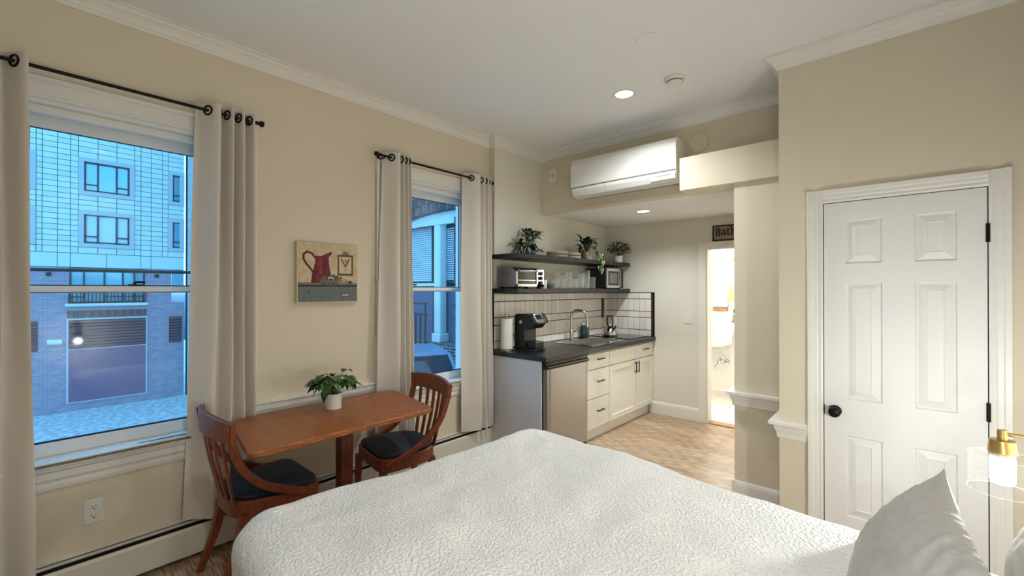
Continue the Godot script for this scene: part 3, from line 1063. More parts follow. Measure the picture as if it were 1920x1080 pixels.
func build_ceiling_things() -> void:
	downlight(Vector3(1.44, H, -2.92), MAIN_POWER, Color(0.96, 0.985, 1.0), "lit round recessed light in the main ceiling before the air conditioner")
	downlight(Vector3(0.957, HK, -4.247), KITCHEN_POWER, Color(0.96, 0.985, 1.0), "lit round recessed light in the low kitchen ceiling")
	downlight(Vector3(2.95, H, -0.50), BED_POWER, Color(0.96, 0.985, 1.0), "lit recessed ceiling light above the bed")
	var sd := thing("smoke_detector", "white round smoke detector with a dark slot on the ceiling", "smoke detector", Vector3(1.81, H, -2.93))
	var s := tool()
	lathe(s, [Vector2(0.070, 0.0), Vector2(0.070, -0.008), Vector2(0.062, -0.020), Vector2(0.054, -0.024)], Vector3.ZERO, 32)
	done(s, "base", M.plastic_white, sd)
	s = tool()
	lathe(s, [Vector2(0.050, -0.02), Vector2(0.050, -0.034)], Vector3.ZERO, 32)
	done(s, "slot", M.gap, sd)
	s = tool()
	lathe(s, [Vector2(0.054, -0.030), Vector2(0.052, -0.040), Vector2(0.040, -0.046), Vector2(0.0, -0.048)], Vector3.ZERO, 32)
	done(s, "cap", M.plastic_white, sd)
	var bl := thing("ceiling_cover", "plain white round cover plate on the ceiling", "cover plate", Vector3(1.885, H, -2.40))
	s = tool()
	lathe(s, [Vector2(0.088, 0.0), Vector2(0.088, -0.004), Vector2(0.084, -0.0065), Vector2(0.0, -0.007)], Vector3.ZERO, 40)
	done(s, "plate", M.ceiling, bl)
	var vc := thing("wall_cover", "beige round cover plate on the wall right of the air conditioner", "cover plate", Vector3(1.715, 2.678, ZA))
	s = tool()
	lathe(s, [Vector2(0.078, 0.0), Vector2(0.078, 0.008), Vector2(0.074, 0.012), Vector2(0.066, 0.0125), Vector2(0.064, 0.009), Vector2(0.0, 0.009)], Vector3.ZERO, 40, true, turned(Vector3.BACK))
	done(s, "plate", M.wall, vc)
	var se := thing("wall_sensor", "small white alarm box on the wall left of the air conditioner", "sensor", Vector3(0.255, 2.66, ZA))
	s = tool()
	prism(s, rounded([Vector2(-0.042, -0.065), Vector2(0.042, -0.065), Vector2(0.042, 0.065), Vector2(-0.042, 0.065)], 0.02), Vector3.ZERO, Vector3.RIGHT, Vector3.UP, Vector3(0, 0, 0.035))
	done(s, "body", M.plastic_white, se)
	s = tool()
	lathe(s, [Vector2(0.024, 0.035), Vector2(0.024, 0.037), Vector2(0.018, 0.038), Vector2(0, 0.036)], Vector3(0, 0.0, 0), 20, true, turned(Vector3.BACK))
	done(s, "speaker_grille", paint(196, 194, 188, 0.6), se)


# ---------------------------------------------------------------- sconces
func sconce(at: Vector3, label: String) -> void:
	# at: middle of the glass shade; the arm runs back to the wall behind the bed
	var t := thing("wall_sconce", label, "wall lamp", at)
	var s := tool()
	lathe(s, [Vector2(0.0, 0.062), Vector2(0.034, 0.062), Vector2(0.034, 0.064), Vector2(0.030, 0.102), Vector2(0.012, 0.104), Vector2(0.012, 0.134), Vector2(0.0, 0.134)], Vector3.ZERO, 28)
	done(s, "cap", M.brass, t)
	s = tool()
	var w := XR - at.x
	tube(s, [Vector3(0.01, 0.122, 0), Vector3(w, 0.122, 0)], 0.0055, 10)
	lathe(s, [Vector2(0, 0), Vector2(0.05, 0), Vector2(0.05, -0.012), Vector2(0.0, -0.016)], Vector3(w, 0.122, 0), 24, true, turned(Vector3.RIGHT))
	done(s, "arm", M.brass, t)
	s = tool()
	lathe(s, [Vector2(0.033, 0.058), Vector2(0.070, 0.056), Vector2(0.078, 0.05), Vector2(0.082, 0.038), Vector2(0.082, -0.045), Vector2(0.080, -0.062)], Vector3.ZERO, 40, false)
	done(s, "glass_shade", M.lamp_glass, t)
	s = tool()
	for e in [[0.0805, -0.062], [0.079, 0.049]]:
		var rim := []
		for k in 40:
			rim.append(Vector3(e[0] * cos(TAU * k / 40.0), e[1], e[0] * sin(TAU * k / 40.0)))
		tube(s, rim, 0.0016, 6, true)
	done(s, "shade_rim", glass(0.02, 0.6), t)
	s = tool()
	lathe(s, [Vector2(0.0, -0.04), Vector2(0.024, -0.038), Vector2(0.030, -0.03), Vector2(0.030, 0.045), Vector2(0.026, 0.052)], Vector3.ZERO, 28, false)
	done(s, "lamp_diffuser", glow(255, 250, 244, 0.3), t)
	s = tool()
	lathe(s, [Vector2(0.026, 0.05), Vector2(0.028, 0.052), Vector2(0.028, 0.062)], Vector3.ZERO, 24)
	done(s, "socket", M.nickel, t)
	var l := OmniLight3D.new()
	l.name = "lamp_light"
	l.light_color = Color(0.945, 0.98, 1.0)
	l.light_energy = SCONCE_POWER
	l.light_size = 0.028
	l.omni_range = 12.0
	l.omni_attenuation = 2.0
	l.shadow_enabled = true
	t.add_child(l)

const SCONCE_POWER := 0.42

func build_sconces() -> void:
	sconce(Vector3(3.197, 0.895, -2.10), "brass swing-arm wall lamp with a clear glass shade beside the panelled door")
	sconce(Vector3(3.20, 0.95, -0.35), "brass swing-arm wall lamp on the near side of the bed")

# ---------------------------------------------------------------- outside
func arched(z0: float, z1: float, y0: float, y1: float, rise: float) -> PackedVector2Array:
	var p := PackedVector2Array([Vector2(z0, y0), Vector2(z1, y0), Vector2(z1, y1)])
	for k in range(1, 8):
		var t := k / 8.0
		p.append(Vector2(lerpf(z1, z0, t), y1 + rise * sin(PI * t)))
	p.append(Vector2(z0, y1))
	return p

func far_window(b: Node3D, z0: float, z1: float, y0: float, y1: float, bars: Array, cloth: bool) -> void:
	# a window of the building across: mullions before the glass, low transoms in the side lights
	var x := -27.0
	var s := tool()
	var m := 0.07
	box(s, x - 0.06, x + 0.0, y0, y1, z0, z0 - m)
	box(s, x - 0.06, x + 0.0, y0, y1, z1 + m, z1)
	box(s, x - 0.06, x + 0.0, y0, y0 + m, z0, z1)
	box(s, x - 0.06, x + 0.0, y1 - m, y1, z0, z1)
	var edges := [z0]
	for k in bars:
		box(s, x - 0.06, x + 0.0, y0, y1, k + m / 2.0, k - m / 2.0)
		edges.append(k)
	edges.append(z1)
	for k in edges.size() - 1:
		if edges.size() == 2 or k != 1:
			box(s, x - 0.06, x + 0.0, y0 + 0.30, y0 + 0.36, edges[k], edges[k + 1])
	var f := done(s, "window", M.mullion, b)
	for k in edges.size() - 1:
		slab("pane", M.far_glass, f, x - 0.09, x - 0.07, y0, y1, edges[k], edges[k + 1])
		if cloth:
			var c := tool()
			sheet(c, 24, 1, func(u: float, v: float) -> Vector3: return Vector3(x - 0.065 + 0.004 * sin(u * 30.0), lerpf(y0 + 0.05, y1 - 0.05, v), lerpf(edges[k], edges[k + 1], u)))
			done(c, "blind", M.far_curtain, f)

func surround(b: Node3D, z0: float, z1: float, y0: float, y1: float, w: float) -> void:
	var x := -27.0
	var s := tool()
	for r in [[y1 - w, y1, z0, z1], [y0, y0 + w, z0, z1], [y0 + w, y1 - w, z0, z0 - w], [y0 + w, y1 - w, z1 + w, z1]]:
		box(s, x - 0.08, x + 0.05, r[0], r[1], r[2], r[3], 0.01)
	done(s, "surround", M.surround, b)

func build_outside() -> void:
	var g := setting("ground", "pale street and pavement below the windows")
	slab("paving", M.street, g, -60, 40, -4.7, -4.4, 45, -60)
	# the stone and brick building across the street
	var x := -27.0
	var b := thing("stone_building", "tall building of pale stone panels over a brick ground floor across the street", "building", Vector3.ZERO)
	slab("core", M.joint, b, x - 8.0, x - 0.10, 2.5, 14.0, 14.0, -5.86)
	slab("brick_base", M.brick, b, x - 8.0, x - 0.02, -4.4, 0.78, 14.0, -5.86)
	var s := tool()
	box(s, x - 8.0, x - 0.02, 0.78, 2.56, 14.0, -1.35)
	box(s, x - 8.0, x - 0.02, 0.78, 2.56, -4.18, -5.3)
	box(s, x - 8.0, x - 0.40, 0.78, 2.56, -1.3, -4.3)
	done(s, "brick_storey", M.brick, b)
	# stone panels with open joints
	var zs := [1.0, 0.45, -0.05, -0.254, -0.45, -0.95, -1.38, -1.653, -2.35, -3.05, -3.745, -4.0, -4.42, -4.90, -5.144, -5.86]
	var ys := [3.255, 3.567]
	for k in 7: ys.append(3.567 + (k + 1) * 0.2587)
	for k in 3: ys.append(5.378 + (k + 1) * 0.2497)
	for k in 7: ys.append(6.127 + (k + 1) * 0.2643)
	for k in 4: ys.append(7.977 + (k + 1) * 0.26)
	var shapes := {}
	for i in zs.size() - 1:
		for j in ys.size() - 1:
			var zm: float = (zs[i] + zs[i + 1]) / 2.0
			var ym: float = (ys[j] + ys[j + 1]) / 2.0
			var in_rows := (ym > 3.567 and ym < 5.378) or (ym > 6.127 and ym < 7.977)
			if in_rows and ((zm < -1.653 and zm > -3.745) or zm < -5.144 or (zm > -0.254)):
				continue
			var key := "%.3f_%.3f" % [zs[i] - zs[i + 1], ys[j + 1] - ys[j]]
			if not shapes.has(key):
				var q := tool()
				var hz: float = (zs[i] - zs[i + 1]) / 2.0 - 0.012
				var hy: float = (ys[j + 1] - ys[j]) / 2.0 - 0.012
				box(q, -0.09, 0.0, -hy, hy, -hz, hz)
				shapes[key] = mesh_of(q)
			var o := put(shapes[key], "stone_panel", M.stone if (i + j * 2) % 3 else M.stone_2, b)
			o.position = Vector3(x + rng.randf() * 0.006, ym, zm)
	# smooth band over the brick storey
	for k in [[1.0, -0.95], [-0.95, -1.38], [-1.38, -2.68], [-2.68, -4.0], [-4.0, -4.42], [-4.42, -5.86]]:
		slab("band_panel", M.stone_smooth, b, x - 0.09, x, 2.58, 3.24, k[0] - 0.012, k[1] + 0.012)
	for k in [[-1.653, -3.745, 6.127, 7.977], [-1.653, -3.745, 3.567, 5.378], [-5.144, -6.05, 6.127, 7.977], [-5.144, -6.05, 3.567, 5.378], [0.9, -0.254, 6.127, 7.977], [0.9, -0.254, 3.567, 5.378]]:
		surround(b, k[0], maxf(k[1], -5.86), k[2], k[3], 0.2)
	far_window(b, -1.86, -3.545, 6.34, 7.78, [-2.354, -3.052], false)
	far_window(b, -1.86, -3.545, 3.78, 5.21, [-2.354, -3.052], true)
	far_window(b, -5.35, -5.83, 6.34, 7.78, [], false)
	far_window(b, -5.35, -5.83, 3.78, 5.21, [], false)
	far_window(b, 0.7, -0.06, 6.34, 7.78, [], false)
	far_window(b, 0.7, -0.06, 3.78, 5.21, [], false)
	# balcony doors behind an iron railing
	far_window(b, -1.36, -4.17, 0.80, 2.50, [-1.86, -2.60, -3.3, -3.75], false)
	slab("balcony_sill", M.stone_smooth, b, x - 0.3, x + 0.12, 0.66, 0.80, -1.2, -4.3, 0.01)
	s = tool()
	box(s, x + 0.04, x + 0.09, 1.50, 1.56, -1.3, -4.22)
	box(s, x + 0.04, x + 0.09, 0.86, 0.90, -1.3, -4.22)
	for k in 22:
		var z := -1.32 - k * 0.137
		box(s, x + 0.05, x + 0.08, 0.80, 1.52, z, z - 0.028)
	done(s, "balcony_railing", M.iron, b)
	s = tool()
	box(s, x + 0.0, x + 0.04, 1.5, 2.5, -5.3, -5.84)
	done(s, "side_pane", M.far_glass, b)
	for z in [-0.66, -4.66]:
		s = tool()
		lathe(s, [Vector2(0, 0), Vector2(0.10, 0), Vector2(0.10, 0.06), Vector2(0.05, 0.1), Vector2(0, 0.1)], Vector3(x - 0.02, 2.22, z), 14, false, turned(Vector3.RIGHT))
		done(s, "wall_lamp_head", M.iron, b)
	# garage opening: louvers over a plain shutter
	slab("garage_reveal", M.surround, b, x - 0.05, x + 0.03, -4.03, 0.08, -1.26, -4.28, 0.01)
	slab("garage_shutter", M.garage, b, x + 0.0, x + 0.035, -3.97, -1.45, -1.33, -4.21)
	var lv := slab("louver", M.louver_back, b, x + 0.0, x + 0.034, -1.40, 0.0, -1.33, -4.21)
	for k in 9:
		var y := -1.36 + k * 0.152
		var q := tool()
		prism(q, PackedVector2Array([Vector2(0.034, 0), Vector2(0.10, 0.0), Vector2(0.034, 0.09)]), Vector3(x, y, -1.36), Vector3.RIGHT, Vector3.UP, Vector3(0, 0, -2.82))
		done(q, "slat", M.louver, lv)
	for e in [[-5.2, -5.75], [0.4, -0.32]]:
		var l2 := slab("louver", M.louver_back, b, x - 0.02, x + 0.02, -1.40, 0.0, e[0], e[1])
		for k in 9:
			var q := tool()
			prism(q, PackedVector2Array([Vector2(0.02, 0), Vector2(0.09, 0.0), Vector2(0.02, 0.09)]), Vector3(x, -1.36 + k * 0.152, e[0] - 0.03), Vector3.RIGHT, Vector3.UP, Vector3(0, 0, e[1] - e[0] + 0.06))
			done(q, "slat", M.louver, l2)
	s = tool()
	tube(s, [Vector3(x + 0.1, -1.0, -0.62), Vector3(x + 0.1, -1.02, -1.1)], 0.13, 12)
	done(s, "wall_lamp_tube", M.porch_white, b)
	# soldier course of bricks over the garage
	var sol := tool()
	box(sol, -0.03, 0.02, -0.17, 0.17, -0.045, 0.045, 0.004)
	var soldier := mesh_of(sol)
	for k in 30:
		var o := put(soldier, "soldier_brick", M.arch_brick[k % 3], b)
		o.position = Vector3(x, 0.28, -1.32 - k * 0.099)
	# pale brick house at its right
	var h := thing("pale_brick_house", "pale brick house with arched windows right of the stone building", "building", Vector3.ZERO)
	slab("wall", M.brick_light, h, -27.0, -14.0, -4.4, 14.0, -6.0, -12.0)
	slab("corner_pipe", M.iron, h, -27.0, -26.93, -4.4, 14.0, -5.93, -6.0)
	for k in [[-24.4, 6.4, 8.1], [-24.4, 3.2, 4.9], [-24.4, -0.4, 1.4], [-24.4, -3.6, -1.6], [-21.8, 6.4, 8.1], [-21.8, 3.2, 4.9], [-21.8, -0.4, 1.4]]:
		s = tool()
		prism(s, arched(k[0] - 0.45, k[0] + 0.45, k[1], k[2], 0.35), Vector3(0, 0, -6.0), Vector3.RIGHT, Vector3.UP, Vector3(0, 0, 0.06))
		var f := done(s, "window", M.mullion, h)
		s = tool()
		prism(s, arched(k[0] - 0.36, k[0] + 0.36, k[1] + 0.1, k[2], 0.26), Vector3(0, 0, -5.94), Vector3.RIGHT, Vector3.UP, Vector3(0, 0, 0.03))
		done(s, "pane", M.far_glass, f)
	# brick porch seen through the window beside the kitchen
	var p := thing("brick_porch", "dark brick porch with a shallow arch and a white column outside the second window", "building", Vector3.ZERO)
	var zw := -6.5
	var top := func(px: float) -> float: return 3.34 - 0.055 * (px + 5.2) * (px + 5.2)
	s = tool()
	box(s, -9.5, -7.2, -1.0, 6.5, zw, zw - 0.4)
	box(s, -4.58, -2.0, -1.0, 6.5, zw, zw - 0.4)
	var n := 24
	for k in n:
		var xa := lerpf(-7.2, -4.58, float(k) / n)
		var xb := lerpf(-7.2, -4.58, float(k + 1) / n)
		prism(s, PackedVector2Array([Vector2(xa, top.call(xa)), Vector2(xb, top.call(xb)), Vector2(xb, 6.5), Vector2(xa, 6.5)]), Vector3(0, 0, zw), Vector3.RIGHT, Vector3.UP, Vector3(0, 0, -0.4))
	done(s, "wall", M.brick_dark, p)
	for ring in 2:
		for k in 27:
			var xm := -7.15 + k * 0.098
			if xm > -4.5:
				continue
			var q := tool()
			box(q, -0.042, 0.042, 0.0, 0.205, -0.05, 0.025, 0.004)
			var o := done(q, "arch_brick", M.arch_brick[(k * 2 + ring) % 3], p)
			o.position = Vector3(xm, top.call(xm) + ring * 0.225, zw)
			o.rotation.z = -0.11 * (xm + 5.2)
	for k in 20:
		var q := tool()
		box(q, -0.10 if k % 2 else -0.05, 0.06, 0.0, 0.125, -0.05, 0.02, 0.004)
		var o := done(q, "jamb_brick", M.arch_brick[k % 3], p)
		o.position = Vector3(-4.56, 0.35 + k * 0.14, zw)
	# lintel board, column and post
	s = tool()
	var lin := PackedVector2Array()
	for k in 11:
		var xx := lerpf(-7.2, -4.6, k / 10.0)
		lin.append(Vector2(xx, top.call(xx) - 0.01))
	lin.append(Vector2(-4.6, 3.03))
	lin.append(Vector2(-7.2, 3.08))
	prism(s, lin, Vector3(0, 0, zw - 0.12), Vector3.RIGHT, Vector3.UP, Vector3(0, 0, -0.1))
	done(s, "lintel_board", M.porch_white, p)
	s = tool()
	box(s, -5.60, -5.36, 0.42, 3.10, zw - 0.14, zw - 0.36, 0.02)
	box(s, -5.64, -5.32, 0.20, 0.42, zw - 0.10, zw - 0.40, 0.02)
	done(s, "column", M.porch_white, p)
	slab("plinth", M.brick_dark, p, -7.2, -4.58, -1.0, 0.20, zw - 0.02, zw - 2.0)
	slab("dark_post", M.iron, p, -5.93, -5.76, 0.20, 3.10, zw - 0.37, zw - 0.47)
	slab("back_wall", M.brick_dark, p, -7.6, -4.3, -1.0, 4.0, zw - 1.3, zw - 1.5)
	var bw := slab("porch_window", M.mullion, p, -7.5, -5.93, 1.64, 3.10, zw - 0.38, zw - 0.44)
	for k in 26:
		var q := slab("blind_slat", M.blind, bw, -7.4, -5.97, 1.70 + k * 0.053, 1.742 + k * 0.053, zw - 0.36, zw - 0.375)
		q.rotation = Vector3.ZERO
	var bw2 := slab("porch_window", M.mullion, p, -5.56, -5.0, 1.64, 3.06, zw - 0.38, zw - 0.44)
	for k in 24:
		slab("blind_slat", M.blind, bw2, -5.52, -5.10, 1.72 + k * 0.053, 1.752 + k * 0.053, zw - 0.36, zw - 0.375)
	slab("ledge", M.porch_white, p, -7.2, -5.76, 1.57, 1.64, zw - 0.30, zw - 0.44)
	slab("panel_below", paint(84, 96, 124, 0.7), p, -7.5, -4.58, 0.20, 1.57, zw - 0.40, zw - 0.46)
	# yard the porch stands on
	var y := setting("ground", "raised yard with the parked car")
	slab("yard", M.street, y, -9.5, -1.2, -4.4, -1.0, -3.2, -8.5)
	# iron stair railing before the porch
	var r := thing("iron_railing", "black iron stair railing before the brick porch", "railing", Vector3.ZERO)
	s = tool()
	tube(s, [Vector3(-7.0, 1.16, -6.3), Vector3(-5.42, 1.15, -6.3)], 0.022, 8)
	tube(s, [Vector3(-7.0, 0.90, -6.3), Vector3(-5.42, 0.89, -6.3)], 0.022, 8)
	tube(s, [Vector3(-7.0, -0.1, -6.3), Vector3(-5.42, -0.1, -6.3)], 0.022, 8)
	done(s, "rail", M.iron, r)
	for k in 9:
		s = tool()
		var xx := -5.48 - k * 0.19
		tube(s, [Vector3(xx, -1.0 if k % 4 == 0 else -0.1, -6.3), Vector3(xx, 1.16 if k % 4 == 0 else 0.9, -6.3)], 0.02, 8)
		done(s, "baluster", M.iron, r)
	# window guard outside the large window
	var wg := thing("window_guard", "black guard rail outside the large window", "railing", Vector3.ZERO)
	s = tool()
	tube(s, [Vector3(-0.25, 1.59, 0.3), Vector3(-0.6, 1.59, 0.3), Vector3(-0.6, 1.597, -1.2), Vector3(-0.25, 1.597, -1.2)], 0.0105, 8)
	done(s, "rail", M.iron, wg)
	build_car()

func build_car() -> void:
	var c := thing("parked_car", "dark blue parked car below the window beside the kitchen", "car", Vector3(-3.75, -1.0, -4.55), -0.42)
	# side view of body and cabin, drawn out across the width
	var body := rounded([Vector2(-2.15, 0.25), Vector2(2.15, 0.25), Vector2(2.18, 0.62), Vector2(1.15, 0.86), Vector2(-1.75, 0.90), Vector2(-2.2, 0.8)], 0.14)
	var s := tool()
	prism(s, body, Vector3(0, 0, -0.85), Vector3.RIGHT, Vector3.UP, Vector3(0, 0, 1.7))
	done(s, "body", M.car_paint, c)
	s = tool()
	prism(s, rounded([Vector2(-1.7, 0.86), Vector2(1.1, 0.84), Vector2(0.35, 1.34), Vector2(-0.9, 1.36)], 0.16), Vector3(0, 0, -0.74), Vector3.RIGHT, Vector3.UP, Vector3(0, 0, 1.48))
	done(s, "cabin_glass", M.car_glass, c)
	s = tool()
	prism(s, rounded([Vector2(-0.95, 1.31), Vector2(0.38, 1.29), Vector2(0.28, 1.37), Vector2(-0.88, 1.39)], 0.05), Vector3(0, 0, -0.72), Vector3.RIGHT, Vector3.UP, Vector3(0, 0, 1.44))
	done(s, "roof", M.car_light, c)
	for z in [-0.745, 0.745]:
		s = tool()
		bar(s, [Vector3(0.33, 1.33, z * 0.97), Vector3(1.1, 0.86, z)], 0.05, 0.06, Vector3.BACK)
		bar(s, [Vector3(-0.9, 1.35, z * 0.97), Vector3(-1.68, 0.88, z)], 0.05, 0.06, Vector3.BACK)
		done(s, "pillar", M.car_light, c)
	for p in [Vector2(1.35, 0.86), Vector2(1.35, -0.86), Vector2(-1.35, 0.86), Vector2(-1.35, -0.86)]:
		s = tool()
		lathe(s, [Vector2(0, -0.1), Vector2(0.28, -0.1), Vector2(0.31, -0.06), Vector2(0.31, 0.06), Vector2(0.28, 0.1), Vector2(0, 0.1)], Vector3(p.x, 0.31, p.y * 0.9), 20, true, turned(Vector3.BACK))
		done(s, "wheel", M.rubber, c)
	for z in [-0.6, 0.6]:
		slab("headlight", M.car_light, c, 2.1, 2.19, 0.55, 0.68, z - 0.18, z + 0.18, 0.03)

# ---------------------------------------------------------------- bed
func build_bed() -> void:
	var b := thing("bed", "low bed base and mattress under the white comforter", "bed", Vector3(2.25, 0, -1.22), deg_to_rad(-5.5))
	slab("base", M.black, b, -0.95, 1.00, 0.05, 0.28, -0.74, 0.74, 0.01)
	slab("mattress", M.mattress, b, -0.97, 1.02, 0.28, 0.50, -0.76, 0.76, 0.03)
	for p in [[-0.9, -0.65], [0.92, -0.65], [-0.9, 0.65], [0.92, 0.65]]:
		slab("leg", M.black, b, p[0] - 0.03, p[0] + 0.03, 0, 0.05, p[1] - 0.03, p[1] + 0.03)
	# comforter: a rounded sheet over the mattress, falling almost to the floor
	var c := thing("comforter", "white matelasse comforter spread over the bed", "comforter", Vector3(2.245, 0, -1.215), deg_to_rad(-5.5))
	var nz := FastNoiseLite.new()
	nz.seed = 6
	nz.frequency = 1.0
	nz.fractal_octaves = 2
	var hx0 := -0.985
	var hx1 := 0.97
	var hz := 0.745
	var rc := 0.07
	var loop := []
	var seg := 10
	var corners := [[Vector2(hx1 - rc, hz - rc), 0.0], [Vector2(hx0 + rc, hz - rc), 90.0], [Vector2(hx0 + rc, -hz + rc), 180.0], [Vector2(hx1 - rc, -hz + rc), 270.0]]
	for i in 4:
		var a: Array = corners[i]
		for k in seg + 1:
			var an := deg_to_rad(a[1] + 90.0 * k / seg)
			loop.append([a[0] + Vector2(cos(an), sin(an)) * rc, Vector2(cos(an), sin(an))])
		var nx: Array = corners[(i + 1) % 4]
		var e0: Vector2 = a[0] + Vector2(cos(deg_to_rad(a[1] + 90.0)), sin(deg_to_rad(a[1] + 90.0))) * rc
		var e1: Vector2 = nx[0] + Vector2(cos(deg_to_rad(nx[1])), sin(deg_to_rad(nx[1]))) * rc
		var d := Vector2(cos(deg_to_rad(a[1] + 90.0)), sin(deg_to_rad(a[1] + 90.0)))
		for k in range(1, 22):
			loop.append([e0.lerp(e1, k / 22.0), d])
	var cl := loop.size()
	var arc := 0.09
	var ytop := 0.647
	var surf := func(u: float, v: float) -> Vector3:
		var e: Array = loop[int(round(u * cl)) % cl]
		var p: Vector2 = e[0]
		var dd: Vector2 = e[1]
		var out := Vector2.ZERO
		var y := ytop
		var rim := 0.0
		if v < 0.55:
			var k := v / 0.55
			out = p * sqrt(k) * 1.0
		elif v < 0.75:
			var k := (v - 0.55) / 0.2 * PI / 2.0
			out = p + dd * arc * sin(k)
			y = ytop - arc * (1.0 - cos(k))
			rim = (v - 0.55) / 0.2
		else:
			var k := (v - 0.75) / 0.25
			var wave := 0.022 * k * sin(u * 88.0) + 0.012 * k * sin(u * 41.0 + 1.0)
			out = p + dd * (arc + 0.015 * k + wave)
			y = ytop - arc - k * 0.40
			rim = 1.0
		var bump := nz.get_noise_2d(out.x * 1.3, out.y * 1.3) * 0.022 + nz.get_noise_2d(out.x * 4.0 + 9.0, out.y * 4.0) * 0.010 + nz.get_noise_2d(out.x * 11.0, out.y * 11.0 + 5.0) * 0.004
		y += bump * (1.0 - 0.7 * rim)
		return Vector3(out.x, y, out.y)
	var s := tool()
	sheet(s, cl, 70, surf, 7)
	done(s, "cloth", M.comforter, c)
	# pillows, standing on the bed against the head wall
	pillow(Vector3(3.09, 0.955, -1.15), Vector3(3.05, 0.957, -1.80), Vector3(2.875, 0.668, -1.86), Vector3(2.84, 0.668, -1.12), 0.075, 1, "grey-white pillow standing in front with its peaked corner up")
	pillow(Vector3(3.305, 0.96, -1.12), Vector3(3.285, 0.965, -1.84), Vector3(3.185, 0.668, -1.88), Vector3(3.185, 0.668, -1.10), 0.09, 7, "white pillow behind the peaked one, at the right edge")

func pillow(a: Vector3, b: Vector3, c: Vector3, d: Vector3, thick: float, sd: int, label: String) -> void:
	# corners: top near, top far, bottom far, bottom near
	var t := thing("pillow", label, "pillow", Vector3.ZERO, 0.0, "bed pillows")
	var nz := FastNoiseLite.new()
	nz.seed = sd
	nz.frequency = 1.0
	var mid := (a + b + c + d) / 4.0
	var n := (b - a).cross(d - a).normalized()
	if n.x > 0.0:
		n = -n
	var at := func(u: float, v: float, side: float) -> Vector3:
		# u along the length, v from top to bottom, both -1..1
		var pin := 0.075
		var uu := u * (1.0 - pin * (1.0 - v * v) * absf(u))
		var vv := v * (1.0 - pin * (1.0 - u * u) * absf(v))
		var p: Vector3 = a.lerp(b, (uu + 1.0) / 2.0).lerp(d.lerp(c, (uu + 1.0) / 2.0), (vv + 1.0) / 2.0)
		var puff: float = thick * pow(maxf(0.0, 1.0 - pow(absf(u), 2.3)), 0.78) * pow(maxf(0.0, 1.0 - pow(absf(v), 2.3)), 0.74)
		# gathers that run in from the seams
		var edge_v := pow(absf(v), 3.0)
		var edge_u := pow(absf(u), 3.0)
		var w := 0.026 * edge_v * (1.0 - edge_u) * (1.0 - pow(absf(v), 14.0)) * (1.0 if v < 0.0 else 0.3) * (nz.get_noise_2d(u * 8.0 + v * 3.0, v * 2.0 + 4.0) + 0.45 * nz.get_noise_2d(u * 19.0 + v * 4.0, v * 2.0 + 9.0)) + 0.0015 * edge_u * (1.0 - pow(absf(u), 14.0)) * nz.get_noise_2d(u * 3.0, v * 17.0)
		w += 0.006 * nz.get_noise_2d(u * 2.4 + side * 3.0, v * 2.4) * (1.0 - edge_u) * (1.0 - edge_v)
		return p + n * side * (puff + w)
	var s := tool()
	sheet(s, 96, 72, func(u: float, v: float) -> Vector3: return at.call(u * 2.0 - 1.0, v * 2.0 - 1.0, 1.0), 7)
	sheet(s, 96, 72, func(u: float, v: float) -> Vector3: return at.call(1.0 - u * 2.0, v * 2.0 - 1.0, -1.0), 8)
	done(s, "cover", M.pillow, t)
